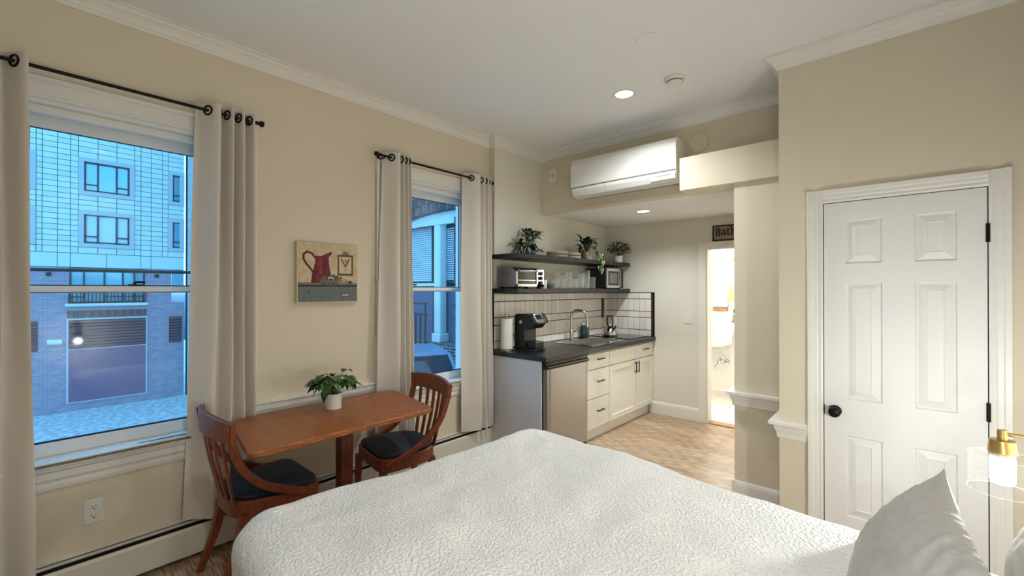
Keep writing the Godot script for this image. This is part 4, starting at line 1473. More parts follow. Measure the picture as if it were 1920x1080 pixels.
# ---------------------------------------------------------------- table, chairs, plant
func chair_shape(label: String, at: Vector3, turn: float) -> Node3D:
	# front faces +z
	var t := thing("dining_chair", label, "chair", at, turn, "curved wooden dining chairs")
	var frame := [Vector2(-0.225, 0.20), Vector2(0.225, 0.20), Vector2(0.215, -0.10), Vector2(0.14, -0.22), Vector2(-0.14, -0.22), Vector2(-0.215, -0.10)]
	var s := tool()
	plate(s, rounded(frame, 0.09), 0.355, 0.437, 0.006)
	done(s, "seat_frame", M.chair_wood, t)
	var cu := []
	for p in frame: cu.append(p * 0.945)
	s = tool()
	plate(s, rounded(cu, 0.08), 0.436, 0.468, 0.02, 0.018)
	done(s, "seat_cushion", M.seat, t)
	for sx in [-1.0, 1.0]:
		s = tool()
		bar(s, [Vector3(sx * 0.205, 0.36, 0.180), Vector3(sx * 0.207, 0.18, 0.188), Vector3(sx * 0.210, 0.0, 0.196)], [0.042, 0.036, 0.026], [0.042, 0.036, 0.026], Vector3.RIGHT, 0.003)
		done(s, "leg", M.chair_wood, t)
		s = tool()
		bar(s, [Vector3(sx * 0.165, 0.37, -0.165), Vector3(sx * 0.168, 0.2, -0.205), Vector3(sx * 0.172, 0.0, -0.275)], [0.042, 0.038, 0.028], [0.045, 0.038, 0.028], Vector3.RIGHT, 0.003)
		done(s, "leg", M.chair_wood, t)
		# stile: sweeps down from the crest and forward into the side of the seat
		s = tool()
		var pts := curve([Vector3(sx * 0.250, 0.848, -0.258), Vector3(sx * 0.243, 0.74, -0.240), Vector3(sx * 0.234, 0.62, -0.195), Vector3(sx * 0.229, 0.52, -0.105), Vector3(sx * 0.225, 0.458, 0.005), Vector3(sx * 0.219, 0.425, 0.09), Vector3(sx * 0.212, 0.398, 0.165)], 22)
		bar(s, pts, 0.030, 0.036, Vector3.RIGHT, 0.004)
		done(s, "stile", M.chair_wood, t)
	# crest rail, bowed in plan
	s = tool()
	var cr := []
	var hh := []
	for k in 13:
		var u := k / 6.0 - 1.0
		cr.append(Vector3(u * 0.272, 0.812 + 0.010 * (1.0 - u * u) - 0.004, -0.290 + 0.045 * u * u))
		hh.append(0.112 - 0.018 * u * u)
	bar(s, cr, hh, 0.024, Vector3.UP, 0.004)
	done(s, "crest_rail", M.chair_wood, t)
	for k in 5:
		var u := (k - 2) / 2.0
		s = tool()
		bar(s, curve([Vector3(u * 0.165, 0.79, -0.286 + 0.02 * u * u), Vector3(u * 0.150, 0.62, -0.262 + 0.02 * u * u), Vector3(u * 0.128, 0.42, -0.212 + 0.01 * u * u)], 8), 0.032, 0.011, Vector3.RIGHT, 0.002)
		done(s, "slat", M.chair_wood, t)
	return t

func leaf_mesh(l: float, w: float, droop: float, cup: float, fold := 0.25) -> ArrayMesh:
	# a pointed leaf along +z from the origin, folded at the midrib; second surface is the rim
	var m: ArrayMesh
	for part in 2:
		var s := tool()
		var n := 8
		for side in [-1.0, 1.0]:
			for i in n:
				var v := []
				for k in [[i, 0], [i + 1, 0], [i + 1, 1], [i, 1]]:
					var t: float = float(k[0]) / n
					var half := w * pow(sin(PI * pow(t, 0.75)), 0.85) * (1.0 - 0.25 * t)
					var inner := 0.0 if part == 0 else 0.68
					var outer := 0.68 if part == 0 else 1.0
					var q: float = half * (inner if k[1] == 0 else outer)
					v.append(Vector3(side * q, cup * sin(t * PI) - droop * t * t + fold * q, l * t))
				s.set_smooth_group(2)
				quad(s, v[0], v[1], v[2], v[3], Vector3.UP)
		s.generate_normals()
		m = s.commit(m) if m else s.commit()
	return m

func leaf(parent: Node, m: ArrayMesh, at: Vector3, yaw: float, pitch: float, size: float, inner: Material, rim: Material) -> void:
	var o := MeshInstance3D.new()
	o.mesh = m
	o.name = "leaf"
	o.set_surface_override_material(0, inner)
	o.set_surface_override_material(1, rim)
	parent.add_child(o, true)
	o.transform = Transform3D(Basis(Vector3.UP, yaw) * Basis(Vector3.RIGHT, -pitch) * Basis.from_scale(Vector3.ONE * size), at)

func pot(parent: Node, prof: Array, material: Material, soil_r: float, soil_y: float) -> void:
	var s := tool()
	lathe(s, prof, Vector3.ZERO, 32)
	done(s, "pot", material, parent)
	s = tool()
	lathe(s, [Vector2(soil_r, soil_y), Vector2(0, soil_y + 0.004)], Vector3.ZERO, 20, false)
	done(s, "soil", M.soil, parent)

func build_table() -> void:
	var t := thing("dining_table", "narrow wooden dining table with rounded corners against the window wall", "table", Vector3.ZERO)
	var s := tool()
	plate(s, rounded([Vector2(0.150, -0.757), Vector2(0.792, -0.660), Vector2(0.792, -1.700), Vector2(0.150, -1.815)], 0.075, 7), 0.717, 0.746, 0.006)
	done(s, "table_top", M.table_wood, t)
	slab("pedestal", M.dark_wood, t, 0.435, 0.51, 0.03, 0.70, -1.235, -1.31, 0.004)
	s = tool()
	box(s, 0.20, 0.70, 0.0, 0.035, -1.225, -1.32, 0.006)
	done(s, "foot", M.dark_wood, t)
	s = tool()
	box(s, 0.22, 0.70, 0.688, 0.717, -1.225, -1.32, 0.004)
	done(s, "bearer", M.dark_wood, t)
	chair_shape("wooden dining chair at the near end of the table, seen from behind", Vector3(0.385, 0, -0.885), PI)
	chair_shape("wooden dining chair at the kitchen end of the table, facing the camera", Vector3(0.425, 0, -1.665), deg_to_rad(-9.0))
	# plant
	var p := thing("potted_plant", "small leafy plant in a white pot on the dining table", "plant", Vector3(0.34, 0.746, -1.27))
	pot(p, [Vector2(0.0, 0.0), Vector2(0.043, 0.0), Vector2(0.046, 0.004), Vector2(0.050, 0.096), Vector2(0.047, 0.096), Vector2(0.044, 0.08)], M.pot_white, 0.046, 0.082)
	s = tool()
	var m := [leaf_mesh(0.115, 0.044, 0.045, 0.012), leaf_mesh(0.10, 0.04, 0.06, 0.02), leaf_mesh(0.12, 0.040, 0.02, 0.01)]
	var r := RandomNumberGenerator.new()
	r.seed = 5
	for k in 46:
		var a := k * 2.399 + r.randf_range(-0.3, 0.3)
		var h := 0.115 + 0.095 * pow(r.randf(), 0.8)
		var out := 0.02 + 0.055 * r.randf()
		# the crown leans to both sides along the wall
		var at := Vector3(sin(a) * out * 0.9, h, cos(a) * out * 1.35)
		tube(s, curve([Vector3(0, 0.08, 0), at * Vector3(0.4, 0.8, 0.4), at], 4), 0.0018, 5)
		leaf(p, m[k % 3], at, a + r.randf_range(-0.5, 0.5), r.randf_range(-0.75, 0.35), r.randf_range(0.62, 1.0), [M.leaf, M.leaf_dark, M.leaf, M.leaf_light][k % 4], [M.leaf_light, M.leaf_dark, M.leaf_light, M.leaf_light][k % 4])
	done(s, "stems", M.stem, p)

# ---------------------------------------------------------------- picture and outlet
func picture_print() -> ImageTexture:
	# flat print: red pitcher, nest and a small framed sketch on an old blue-grey chest
	var n := 320
	var im := Image.create(n, n, false, Image.FORMAT_RGB8)
	var nz := FastNoiseLite.new()
	nz.seed = 3
	nz.frequency = 0.02
	nz.fractal_octaves = 4
	var body := PackedVector2Array([Vector2(0.275, 0.205), Vector2(0.38, 0.20), Vector2(0.46, 0.155), Vector2(0.55, 0.125), Vector2(0.545, 0.16), Vector2(0.495, 0.22), Vector2(0.50, 0.33), Vector2(0.53, 0.52), Vector2(0.535, 0.66), Vector2(0.20, 0.675), Vector2(0.225, 0.50), Vector2(0.265, 0.34)])
	var handle := []
	for p in [Vector2(0.27, 0.235), Vector2(0.22, 0.17), Vector2(0.14, 0.14), Vector2(0.085, 0.19), Vector2(0.085, 0.27), Vector2(0.13, 0.35), Vector2(0.19, 0.42), Vector2(0.235, 0.485)]:
		handle.append(p)
	for y in n:
		for x in n:
			var u := float(x) / n
			var v := float(y) / n
			var g := nz.get_noise_2d(x, y)
			var g2 := nz.get_noise_2d(x * 3.0 + 500.0, y * 3.0)
			var c := Color8(208, 190, 160).lerp(Color8(188, 158, 108), clampf(0.5 + g * 1.2, 0, 1) * 0.6)
			var p := Vector2(u, v)
			if v > 0.70:
				c = Color8(92, 104, 106).lerp(Color8(116, 122, 116), clampf(0.5 + g2 * 1.5, 0, 1))
				if v < 0.735:
					c = Color8(48, 52, 54)
				if Rect2(0.715, 0.845, 0.15, 0.075).has_point(p):
					c = Color8(70, 70, 66)
				if Rect2(0.73, 0.86, 0.12, 0.045).has_point(p):
					c = Color8(168, 160, 148)
				if (p - Vector2(0.17, 0.82)).length() < 0.012:
					c = Color8(40, 40, 40)
			elif v > 0.665:
				c = Color8(128, 126, 112).lerp(Color8(110, 110, 100), clampf(0.5 + g2, 0, 1))
			# framed sketch
			if Rect2(0.645, 0.165, 0.28, 0.37).has_point(p):
				c = Color8(92, 74, 52)
			if Rect2(0.675, 0.20, 0.22, 0.30).has_point(p):
				c = Color8(206, 188, 158)
			var q := Vector2(absf(u - 0.785), v)
			if v > 0.23 and v < 0.38 and absf(q.x - (0.38 - v) * 0.5) < 0.012:
				c = Color8(100, 62, 48)
			if (p - Vector2(0.785, 0.28)).length() < 0.035 and g2 > -0.1:
				c = Color8(150, 120, 104)
			if absf(u - 0.785) < 0.006 and v > 0.37 and v < 0.47:
				c = Color8(140, 110, 70)
			if v < 0.165 and (p - Vector2(0.785, 0.165)).length() < 0.06:
				c = Color8(128, 110, 96)
			# pitcher
			for k in handle.size() - 1:
				if Geometry2D.get_closest_point_to_segment(p, handle[k], handle[k + 1]).distance_to(p) < 0.017:
					c = Color8(88, 40, 40)
			if Geometry2D.is_point_in_polygon(p, body):
				c = Color8(134, 44, 50).lerp(Color8(92, 34, 46), clampf(0.5 + g * 1.6, 0, 1))
				if u < 0.27 + 0.06 * g2 or u > 0.51:
					c = c.lerp(Color8(66, 28, 44), 0.6)
				if absf(u - 0.36) < 0.02 and v > 0.24 and v < 0.5:
					c = c.lerp(Color8(176, 84, 84), 0.35)
			# nest with eggs and shells
			var e := Vector2((u - 0.53) / 0.20, (v - 0.625) / 0.095)
			if e.length() < 1.0 + 0.25 * g2:
				c = Color8(128, 112, 102).lerp(Color8(88, 72, 66), clampf(0.5 + g2 * 2.2, 0, 1))
			if Vector2((u - 0.53) / 0.085, (v - 0.58) / 0.045).length() < 1.0:
				c = Color8(70, 54, 48)
			for egg in [Vector2(0.50, 0.585), Vector2(0.535, 0.57), Vector2(0.57, 0.588)]:
				if Vector2((u - egg.x) / 0.024, (v - egg.y) / 0.02).length() < 1.0:
					c = Color8(186, 184, 164)
			var e2 := Vector2((u - 0.74) / 0.10, (v - 0.645) / 0.05)
			if e2.length() < 1.0 and g2 > -0.05:
				c = Color8(146, 118, 104)
			if Vector2((u - 0.87) / 0.04, (v - 0.655) / 0.03).length() < 1.0:
				c = Color8(86, 72, 70)
			im.set_pixel(x, y, c)
	return ImageTexture.create_from_image(im)

func build_wall_things() -> void:
	var p := thing("canvas_picture", "square canvas print of a red pitcher and nest between the windows", "picture", Vector3(0, 1.39, -1.17))
	var edge := paint(206, 194, 164, 0.7)
	slab("stretcher", edge, p, 0.0, 0.036, 0.0, 0.405, 0.0, -0.423, 0.002)
	var s := SurfaceTool.new()
	s.begin(Mesh.PRIMITIVE_TRIANGLES)
	s.set_smooth_group(-1)
	var c := [Vector3(0.0366, 0.008, -0.006), Vector3(0.0366, 0.008, -0.417), Vector3(0.0366, 0.397, -0.417), Vector3(0.0366, 0.397, -0.006)]
	var uv := [Vector2(0, 1), Vector2(1, 1), Vector2(1, 0), Vector2(0, 0)]
	for k in [0, 2, 1, 0, 3, 2]:
		s.set_uv(uv[k])
		s.add_vertex(c[k])
	var m := paint(255, 255, 255, 0.7)
	m.albedo_texture = picture_print()
	done(s, "print", m, p)
	# outlet under the large window
	var o := thing("wall_outlet", "white double outlet plate low on the wall under the large window", "outlet", Vector3(0, 0.392, -0.222))
	slab("plate", M.plastic_white, o, 0, 0.006, -0.058, 0.058, -0.036, 0.036, 0.003)
	for y in [-0.022, 0.022]:
		s = tool()
		prism(s, rounded([Vector2(-0.017, -0.015), Vector2(0.017, -0.015), Vector2(0.017, 0.015), Vector2(-0.017, 0.015)], 0.008), Vector3(0.006, y, 0), Vector3.BACK, Vector3.UP, Vector3(0.002, 0, 0))
		var f := done(s, "socket", M.plastic_white, o)
		for k in [[-0.008, 0.004], [0.006, 0.004]]:
			slab("slot", M.gap, f, 0.0075, 0.0086, y + k[1] - 0.004, y + k[1] + 0.005, k[0], k[0] + 0.0022)
		slab("ground_hole", M.gap, f, 0.0075, 0.0086, y - 0.010, y - 0.005, -0.0025, 0.0025)

# ---------------------------------------------------------------- kitchen
func pull(parent: Node, at: Vector3, dir: Vector3, long: float) -> void:
	# a black bar handle standing off a front that faces +x
	var s := tool()
	var o := Vector3(0.026, 0, 0)
	tube(s, [at + o - dir * long / 2.0, at + o + dir * long / 2.0], 0.0055, 8)
	for k in [-0.36, 0.36]:
		tube(s, [at + dir * long * k, at + o + dir * long * k], 0.0045, 8)
	done(s, "handle", M.black_metal, parent)

func shaker(parent: Node, called: String, y0: float, y1: float, z0: float, z1: float) -> MeshInstance3D:
	var x0 := 0.681
	var x1 := 0.70
	var w := 0.055
	var s := tool()
	box(s, x0, x1, y0, y1, z0, z0 - w, 0.0015)
	box(s, x0, x1, y0, y1, z1 + w, z1, 0.0015)
	box(s, x0, x1, y0, y0 + w, z0 - w + 0.001, z1 + w - 0.001, 0.0015)
	box(s, x0, x1, y1 - w, y1, z0 - w + 0.001, z1 + w - 0.001, 0.0015)
	box(s, x0, x1 - 0.010, y0 + w - 0.002, y1 - w + 0.002, z0 - w + 0.002, z1 + w - 0.002)
	return done(s, called, M.cabinet, parent)

func build_kitchen() -> void:
	# tiled splashback: courses of lying tiles between courses of standing ones
	for part in 2:
		var t := setting("trim", ["white tile splashback with dark joints along the kitchen wall", "white tile splashback with dark joints on the far kitchen wall"][part])
		var wide := 2.10 if part == 0 else 0.63
		var s := tool()
		if part == 0:
			box(s, XK, XK + 0.006, 0.914, 1.441, -2.945, ZF)
		else:
			box(s, XK, XK + wide + 0.012, 0.914, 1.441, ZF, ZF + 0.006)
		done(s, "joint_bed", M.grout, t)
		var lying := tool()
		var standing := tool()
		if part == 0:
			box(lying, 0.003, 0.0115, 0.004, 0.0722, -0.1462, 0.0, 0.0015)
			box(standing, 0.003, 0.0115, 0.004, 0.1472, -0.0714, 0.0, 0.0015)
		else:
			box(lying, 0.0, 0.1462, 0.004, 0.0722, 0.003, 0.0115, 0.0015)
			box(standing, 0.0, 0.0714, 0.004, 0.1472, 0.003, 0.0115, 0.0015)
		var ml := mesh_of(lying)
		var ms := mesh_of(standing)
		var y := 0.914
		for course in 5:
			var lie := course % 2 == 0
			var step := 0.15 if lie else 0.0752
			var k := 0
			while (k + 1) * step <= wide + 0.012:
				var o := put(ml if lie else ms, "tile", M.tiles[rng.randi() % 4], t)
				if part == 0:
					o.position = Vector3(XK, y, -2.95 - k * step)
					o.rotation.y = rng.randf_range(-0.004, 0.004)
				else:
					o.position = Vector3(XK + 0.012 + k * step, y, ZF)
				k += 1
			y += 0.0752 if lie else 0.1502
		s = tool()
		if part == 0:
			box(s, XK, XK + 0.014, 0.914, 1.446, -2.935, -2.945)
		else:
			box(s, XK + 0.64, XK + 0.652, 0.914, 1.446, ZF, ZF + 0.014)
			box(s, XK + 0.01, XK + 0.652, 1.441, 1.447, ZF, ZF + 0.014)
		done(s, "edge_strip", M.black_metal, t)
	# shelves
	for k in [[1.447, 1.489, "black wooden shelf just above the tiles, carrying oven and glasses"], [1.766, 1.809, "upper black wooden shelf carrying plants and plates"]]:
		var sh := thing("wall_shelf", k[2], "shelf", Vector3(XK, k[0], -2.92), 0.0, "black kitchen shelves")
		slab("board", M.shelf_black, sh, 0.0, 0.34, 0.0, k[1] - k[0], 0.0, ZF + 0.014 + 2.92, 0.002)
		slab("near_cap", M.black, sh, 0.002, 0.338, 0.002, k[1] - k[0] - 0.002, -0.001, 0.002)
	# worktop with a hole for the sink
	var w := thing("countertop", "black kitchen countertop over the white cabinets", "countertop", Vector3.ZERO)
	var s := tool()
	box(s, XK, 0.735, 0.871, 0.914, -2.90, -3.79, 0.003)
	box(s, XK, 0.735, 0.871, 0.914, -4.47, ZF, 0.003)
	box(s, XK, 0.205, 0.871, 0.914, -3.787, -4.473, 0.0)
	box(s, 0.615, 0.735, 0.871, 0.914, -3.787, -4.473, 0.003)
	done(s, "slab", M.counter, w)
	# end panel
	var e := thing("end_panel", "plain white end panel of the kitchen counter", "panel", Vector3.ZERO)
	slab("board", M.side_panel, e, XK, 0.665, 0.0, 0.870, -2.918, -2.936, 0.001)
	# fridge
	var f := thing("mini_fridge", "stainless steel under-counter fridge with a black top handle", "fridge", Vector3.ZERO)
	slab("body", M.black, f, 0.13, 0.655, 0.012, 0.862, -2.942, -3.582, 0.004)
	s = tool()
	prism(s, rounded([Vector2(0.662, -2.945), Vector2(0.712, -2.95), Vector2(0.722, -2.985), Vector2(0.722, -3.54), Vector2(0.712, -3.575), Vector2(0.662, -3.58)], 0.012), Vector3(0, 0.052, 0), Vector3.RIGHT, Vector3.BACK, Vector3(0, 0.748, 0))
	done(s, "door", M.steel, f)
	s = tool()
	prism(s, PackedVector2Array([Vector2(0.656, 0.802), Vector2(0.722, 0.802), Vector2(0.728, 0.815), Vector2(0.722, 0.828), Vector2(0.700, 0.832), Vector2(0.694, 0.850), Vector2(0.722, 0.856), Vector2(0.722, 0.866), Vector2(0.656, 0.866)]), Vector3(0, 0, -2.945), Vector3.RIGHT, Vector3.UP, Vector3(0, 0, -0.635))
	done(s, "handle", M.black, f)
	s = tool()
	box(s, 0.656, 0.664, 0.052, 0.80, -2.943, -2.948)
	box(s, 0.64, 0.70, 0.012, 0.048, -2.97, -3.57)
	done(s, "gasket", M.black, f)
	s = tool()
	lathe(s, [Vector2(0.013, 0.0), Vector2(0.013, 0.003), Vector2(0.0, 0.0035)], Vector3(0.722, 0.145, -3.25), 20, true, turned(Vector3.RIGHT))
	done(s, "badge", M.nickel, f)
	# drawer cabinet
	var d := thing("drawer_cabinet", "white three-drawer base cabinet beside the fridge", "cabinet", Vector3.ZERO)
	s = tool()
	box(s, 0.09, 0.68, 0.11, 0.70, -3.590, -4.012)
	box(s, 0.66, 0.68, 0.70, 0.870, -3.590, -4.012)
	done(s, "body", M.cabinet, d)
	slab("toe_kick", M.cabinet, d, 0.09, 0.645, 0.0, 0.112, -3.590, -4.012)
	for r in [[0.702, 0.848], [0.419, 0.693], [0.125, 0.410]]:
		var dr := slab("drawer", M.cabinet, d, 0.681, 0.70, r[0], r[1], -3.594, -4.008, 0.002)
		pull(dr, Vector3(0.70, (r[0] + r[1]) / 2.0 + 0.02, -3.815), Vector3.BACK, 0.125)
	# sink cabinet
	var c := thing("sink_cabinet", "white sink base cabinet with two doors at the far wall", "cabinet", Vector3.ZERO)
	s = tool()
	box(s, 0.09, 0.68, 0.11, 0.70, -4.014, ZF + 0.002)
	box(s, 0.66, 0.68, 0.70, 0.870, -4.014, ZF + 0.002)
	done(s, "body", M.cabinet, c)
	slab("toe_kick", M.cabinet, c, 0.09, 0.645, 0.0, 0.112, -4.014, ZF + 0.002)
	slab("false_front", M.cabinet, c, 0.681, 0.70, 0.702, 0.848, -4.018, -4.594, 0.002)
	var dr2 := slab("drawer", M.cabinet, c, 0.681, 0.70, 0.702, 0.848, -4.602, ZF + 0.008, 0.002)
	pull(dr2, Vector3(0.70, 0.79, -4.83), Vector3.BACK, 0.125)
	var d1 := shaker(c, "door", 0.122, 0.693, -4.018, -4.594)
	pull(d1, Vector3(0.70, 0.61, -4.565), Vector3.UP, 0.13)
	var d2 := shaker(c, "door", 0.122, 0.693, -4.602, ZF + 0.008)
	pull(d2, Vector3(0.70, 0.61, -4.632), Vector3.UP, 0.13)
	# sink
	var k := thing("kitchen_sink", "stainless steel drop-in sink in the black countertop", "sink", Vector3.ZERO)
	s = tool()
	var yb := 0.915
	for q in [[0.175, 0.225, -3.76, -4.50], [0.595, 0.645, -3.76, -4.50], [0.225, 0.595, -3.76, -3.81], [0.225, 0.595, -4.45, -4.50]]:
		box(s, q[0], q[1], yb - 0.001, yb + 0.004, q[2], q[3], 0.0015)
	done(s, "rim", M.chrome, k)
	s = tool()
	quad(s, Vector3(0.225, yb, -3.81), Vector3(0.595, yb, -3.81), Vector3(0.575, 0.75, -3.83), Vector3(0.245, 0.75, -3.83), Vector3.FORWARD)
	quad(s, Vector3(0.225, yb, -4.45), Vector3(0.595, yb, -4.45), Vector3(0.575, 0.75, -4.43), Vector3(0.245, 0.75, -4.43), Vector3.BACK)
	quad(s, Vector3(0.225, yb, -3.81), Vector3(0.225, yb, -4.45), Vector3(0.245, 0.75, -4.43), Vector3(0.245, 0.75, -3.83), Vector3.RIGHT)
	quad(s, Vector3(0.595, yb, -3.81), Vector3(0.595, yb, -4.45), Vector3(0.575, 0.75, -4.43), Vector3(0.575, 0.75, -3.83), Vector3.LEFT)
	quad(s, Vector3(0.245, 0.75, -3.83), Vector3(0.575, 0.75, -3.83), Vector3(0.575, 0.75, -4.43), Vector3(0.245, 0.75, -4.43), Vector3.UP)
	done(s, "basin", M.steel, k)
	# faucet
	var fa := thing("kitchen_faucet", "tall gooseneck faucet behind the kitchen sink", "faucet", Vector3(0.16, 0.914, -4.11))
	s = tool()
	lathe(s, [Vector2(0, 0), Vector2(0.030, 0), Vector2(0.030, 0.008), Vector2(0.024, 0.014), Vector2(0.023, 0.10), Vector2(0.014, 0.115)], Vector3(0, 0.005, 0), 24)
	done(s, "base", M.nickel, fa)
	s = tool()
	tube(s, curve([Vector3(0, 0.10, 0), Vector3(0, 0.25, 0), Vector3(0.018, 0.315, -0.01), Vector3(0.075, 0.335, -0.03), Vector3(0.135, 0.318, -0.05), Vector3(0.165, 0.26, -0.06), Vector3(0.17, 0.20, -0.062)], 28), 0.012, 12)
	tube(s, [Vector3(0.17, 0.205, -0.062), Vector3(0.172, 0.15, -0.063)], 0.016, 12)
	done(s, "spout", M.nickel, fa)
	s = tool()
	tube(s, [Vector3(0.02, 0.07, -0.01), Vector3(0.05, 0.075, -0.035)], 0.013, 10)
	tube(s, [Vector3(0.045, 0.08, -0.03), Vector3(0.065, 0.15, -0.05)], 0.0055, 8)
	done(s, "lever", M.nickel, fa)
	# cooktop
	var ct := thing("cooktop", "black glass cooktop set in the counter by the far wall", "cooktop", Vector3.ZERO)
	slab("frame", M.black_metal, ct, 0.115, 0.655, 0.914, 0.919, -4.575, -5.02, 0.001)
	slab("glass_plate", M.screen_dark, ct, 0.13, 0.64, 0.9188, 0.9205, -4.59, -5.005)

# ---------------------------------------------------------------- air conditioner
func build_appliances() -> void:
	var a := thing("air_conditioner", "white wall-mounted split air conditioner above the kitchen opening", "air conditioner", Vector3(0.617, 2.345, ZA))
	var w := 1.0
	var h := 0.352
	# side outline (depth, height), drawn out across the width
	var s := tool()
	prism(s, rounded([Vector2(0, 0.03), Vector2(0.12, 0.0), Vector2(0.20, 0.012), Vector2(0.225, 0.06), Vector2(0.228, 0.30), Vector2(0.20, h), Vector2(0, h)], 0.018, 4), Vector3(0.004, 0, 0), Vector3.BACK, Vector3.UP, Vector3(w - 0.008, 0, 0))
	done(s, "body", M.plastic_white, a)
	s = tool()
	prism(s, rounded([Vector2(0.215, 0.092), Vector2(0.234, 0.092), Vector2(0.237, 0.30), Vector2(0.21, h + 0.002), Vector2(0.18, h + 0.002)], 0.012, 4), Vector3(0, 0, 0), Vector3.BACK, Vector3.UP, Vector3(w, 0, 0))
	done(s, "front_panel", M.plastic_white, a)
	s = tool()
	prism(s, rounded([Vector2(0.17, 0.004), Vector2(0.205, 0.010), Vector2(0.231, 0.058), Vector2(0.233, 0.084), Vector2(0.21, 0.084)], 0.008, 3), Vector3(0.02, 0, 0), Vector3.BACK, Vector3.UP, Vector3(0.335, 0, 0))
	done(s, "louver_flap", M.plastic_white, a)
	s = tool()
	prism(s, rounded([Vector2(0.17, 0.004), Vector2(0.205, 0.010), Vector2(0.231, 0.058), Vector2(0.233, 0.084), Vector2(0.21, 0.084)], 0.008, 3), Vector3(0.360, 0, 0), Vector3.BACK, Vector3.UP, Vector3(0.42, 0, 0))
	done(s, "louver_flap", M.plastic_white, a)
	s = tool()
	prism(s, rounded([Vector2(0.19, 0.014), Vector2(0.222, 0.022), Vector2(0.2305, 0.058), Vector2(0.2325, 0.084), Vector2(0.21, 0.084)], 0.008, 3), Vector3(0.785, 0, 0), Vector3.BACK, Vector3.UP, Vector3(0.205, 0, 0))
	var disp := done(s, "display_panel", M.plastic_white, a)
	slab("indicator_strip", paint(178, 176, 170, 0.5), disp, 0.84, 0.96, 0.056, 0.062, 0.231, 0.2325)
	slab("seam", paint(120, 118, 112, 0.7), a, 0.01, w - 0.01, 0.0855, 0.091, 0.20, 0.229)
	slab("air_outlet", paint(150, 148, 142, 0.7), a, 0.05, 0.95, 0.006, 0.02, 0.06, 0.165)
	# microwave
	var m := thing("microwave", "small microwave with black side and silver door on the lower shelf", "microwave", Vector3(0.115, 1.489, -4.50))
	slab("body", M.black, m, 0.0, 0.262, 0.010, 0.240, 0.0, -0.385, 0.004)
	slab("door", paint(198, 196, 192, 0.3, 0.8), m, 0.2625, 0.282, 0.010, 0.240, -0.001, -0.300, 0.003)
	slab("window", M.screen_dark, m, 0.2825, 0.2835, 0.042, 0.208, -0.022, -0.255)
	slab("window_mesh", paint(96, 94, 96, 0.4), m, 0.2836, 0.2842, 0.062, 0.186, -0.045, -0.232)
	slab("handle", M.chrome, m, 0.284, 0.302, 0.03, 0.22, -0.274, -0.288, 0.004)
	slab("control_panel", M.black, m, 0.2625, 0.281, 0.010, 0.240, -0.303, -0.385, 0.002)
	for p in [[0.03, -0.03], [0.24, -0.03], [0.03, -0.35], [0.24, -0.35]]:
		slab("foot", M.rubber, m, p[0] - 0.012, p[0] + 0.012, 0.0, 0.011, p[1] - 0.012, p[1] + 0.012)
	# toaster oven
	var t := thing("toaster_oven", "silver toaster oven with three knobs on the lower shelf", "toaster oven", Vector3(0.095, 1.489, -2.985))
	s = tool()
	prism(s, rounded([Vector2(0.0, 0.018), Vector2(0.215, 0.018), Vector2(0.222, 0.03), Vector2(0.222, 0.165), Vector2(0.17, 0.20), Vector2(0.0, 0.20)], 0.014, 4), Vector3(0, 0, 0), Vector3.RIGHT, Vector3.UP, Vector3(0, 0, -0.41))
	done(s, "body", paint(150, 148, 152, 0.4, 0.6), t)
	for k in 4:
		slab("vent_slot", paint(84, 84, 88, 0.6), t, 0.04, 0.15, 0.105 + k * 0.02, 0.109 + k * 0.02, 0.0002, 0.0012)
	s = tool()
	box(s, 0.2215, 0.235, 0.018, 0.045, -0.001, -0.41, 0.003)
	box(s, 0.2215, 0.235, 0.155, 0.178, -0.001, -0.30, 0.003)
	box(s, 0.2215, 0.235, 0.018, 0.178, -0.001, -0.022, 0.003)
	box(s, 0.2215, 0.235, 0.018, 0.186, -0.295, -0.41, 0.003)
	done(s, "front_frame", M.chrome, t)
	slab("door_glass", M.screen_dark, t, 0.2222, 0.2262, 0.045, 0.155, -0.022, -0.295)
	slab("rack", M.chrome, t, 0.2263, 0.2275, 0.075, 0.082, -0.03, -0.29)
	s = tool()
	tube(s, curve([Vector3(0.232, 0.162, -0.035), Vector3(0.258, 0.168, -0.06), Vector3(0.258, 0.168, -0.26), Vector3(0.232, 0.162, -0.285)], 14), 0.007, 8)
	done(s, "handle", M.chrome, t)
	for y in [0.055, 0.10, 0.146]:
		s = tool()
		lathe(s, [Vector2(0.019, 0.0), Vector2(0.017, 0.018), Vector2(0.0, 0.02)], Vector3(0.235, y, -0.352), 18, true, turned(Vector3.RIGHT))
		done(s, "knob", M.black, t)
	for p in [[0.03, -0.03], [0.19, -0.03], [0.03, -0.38], [0.19, -0.38]]:
		slab("foot", M.rubber, t, p[0] - 0.014, p[0] + 0.014, 0.0, 0.019, p[1] - 0.014, p[1] + 0.014)

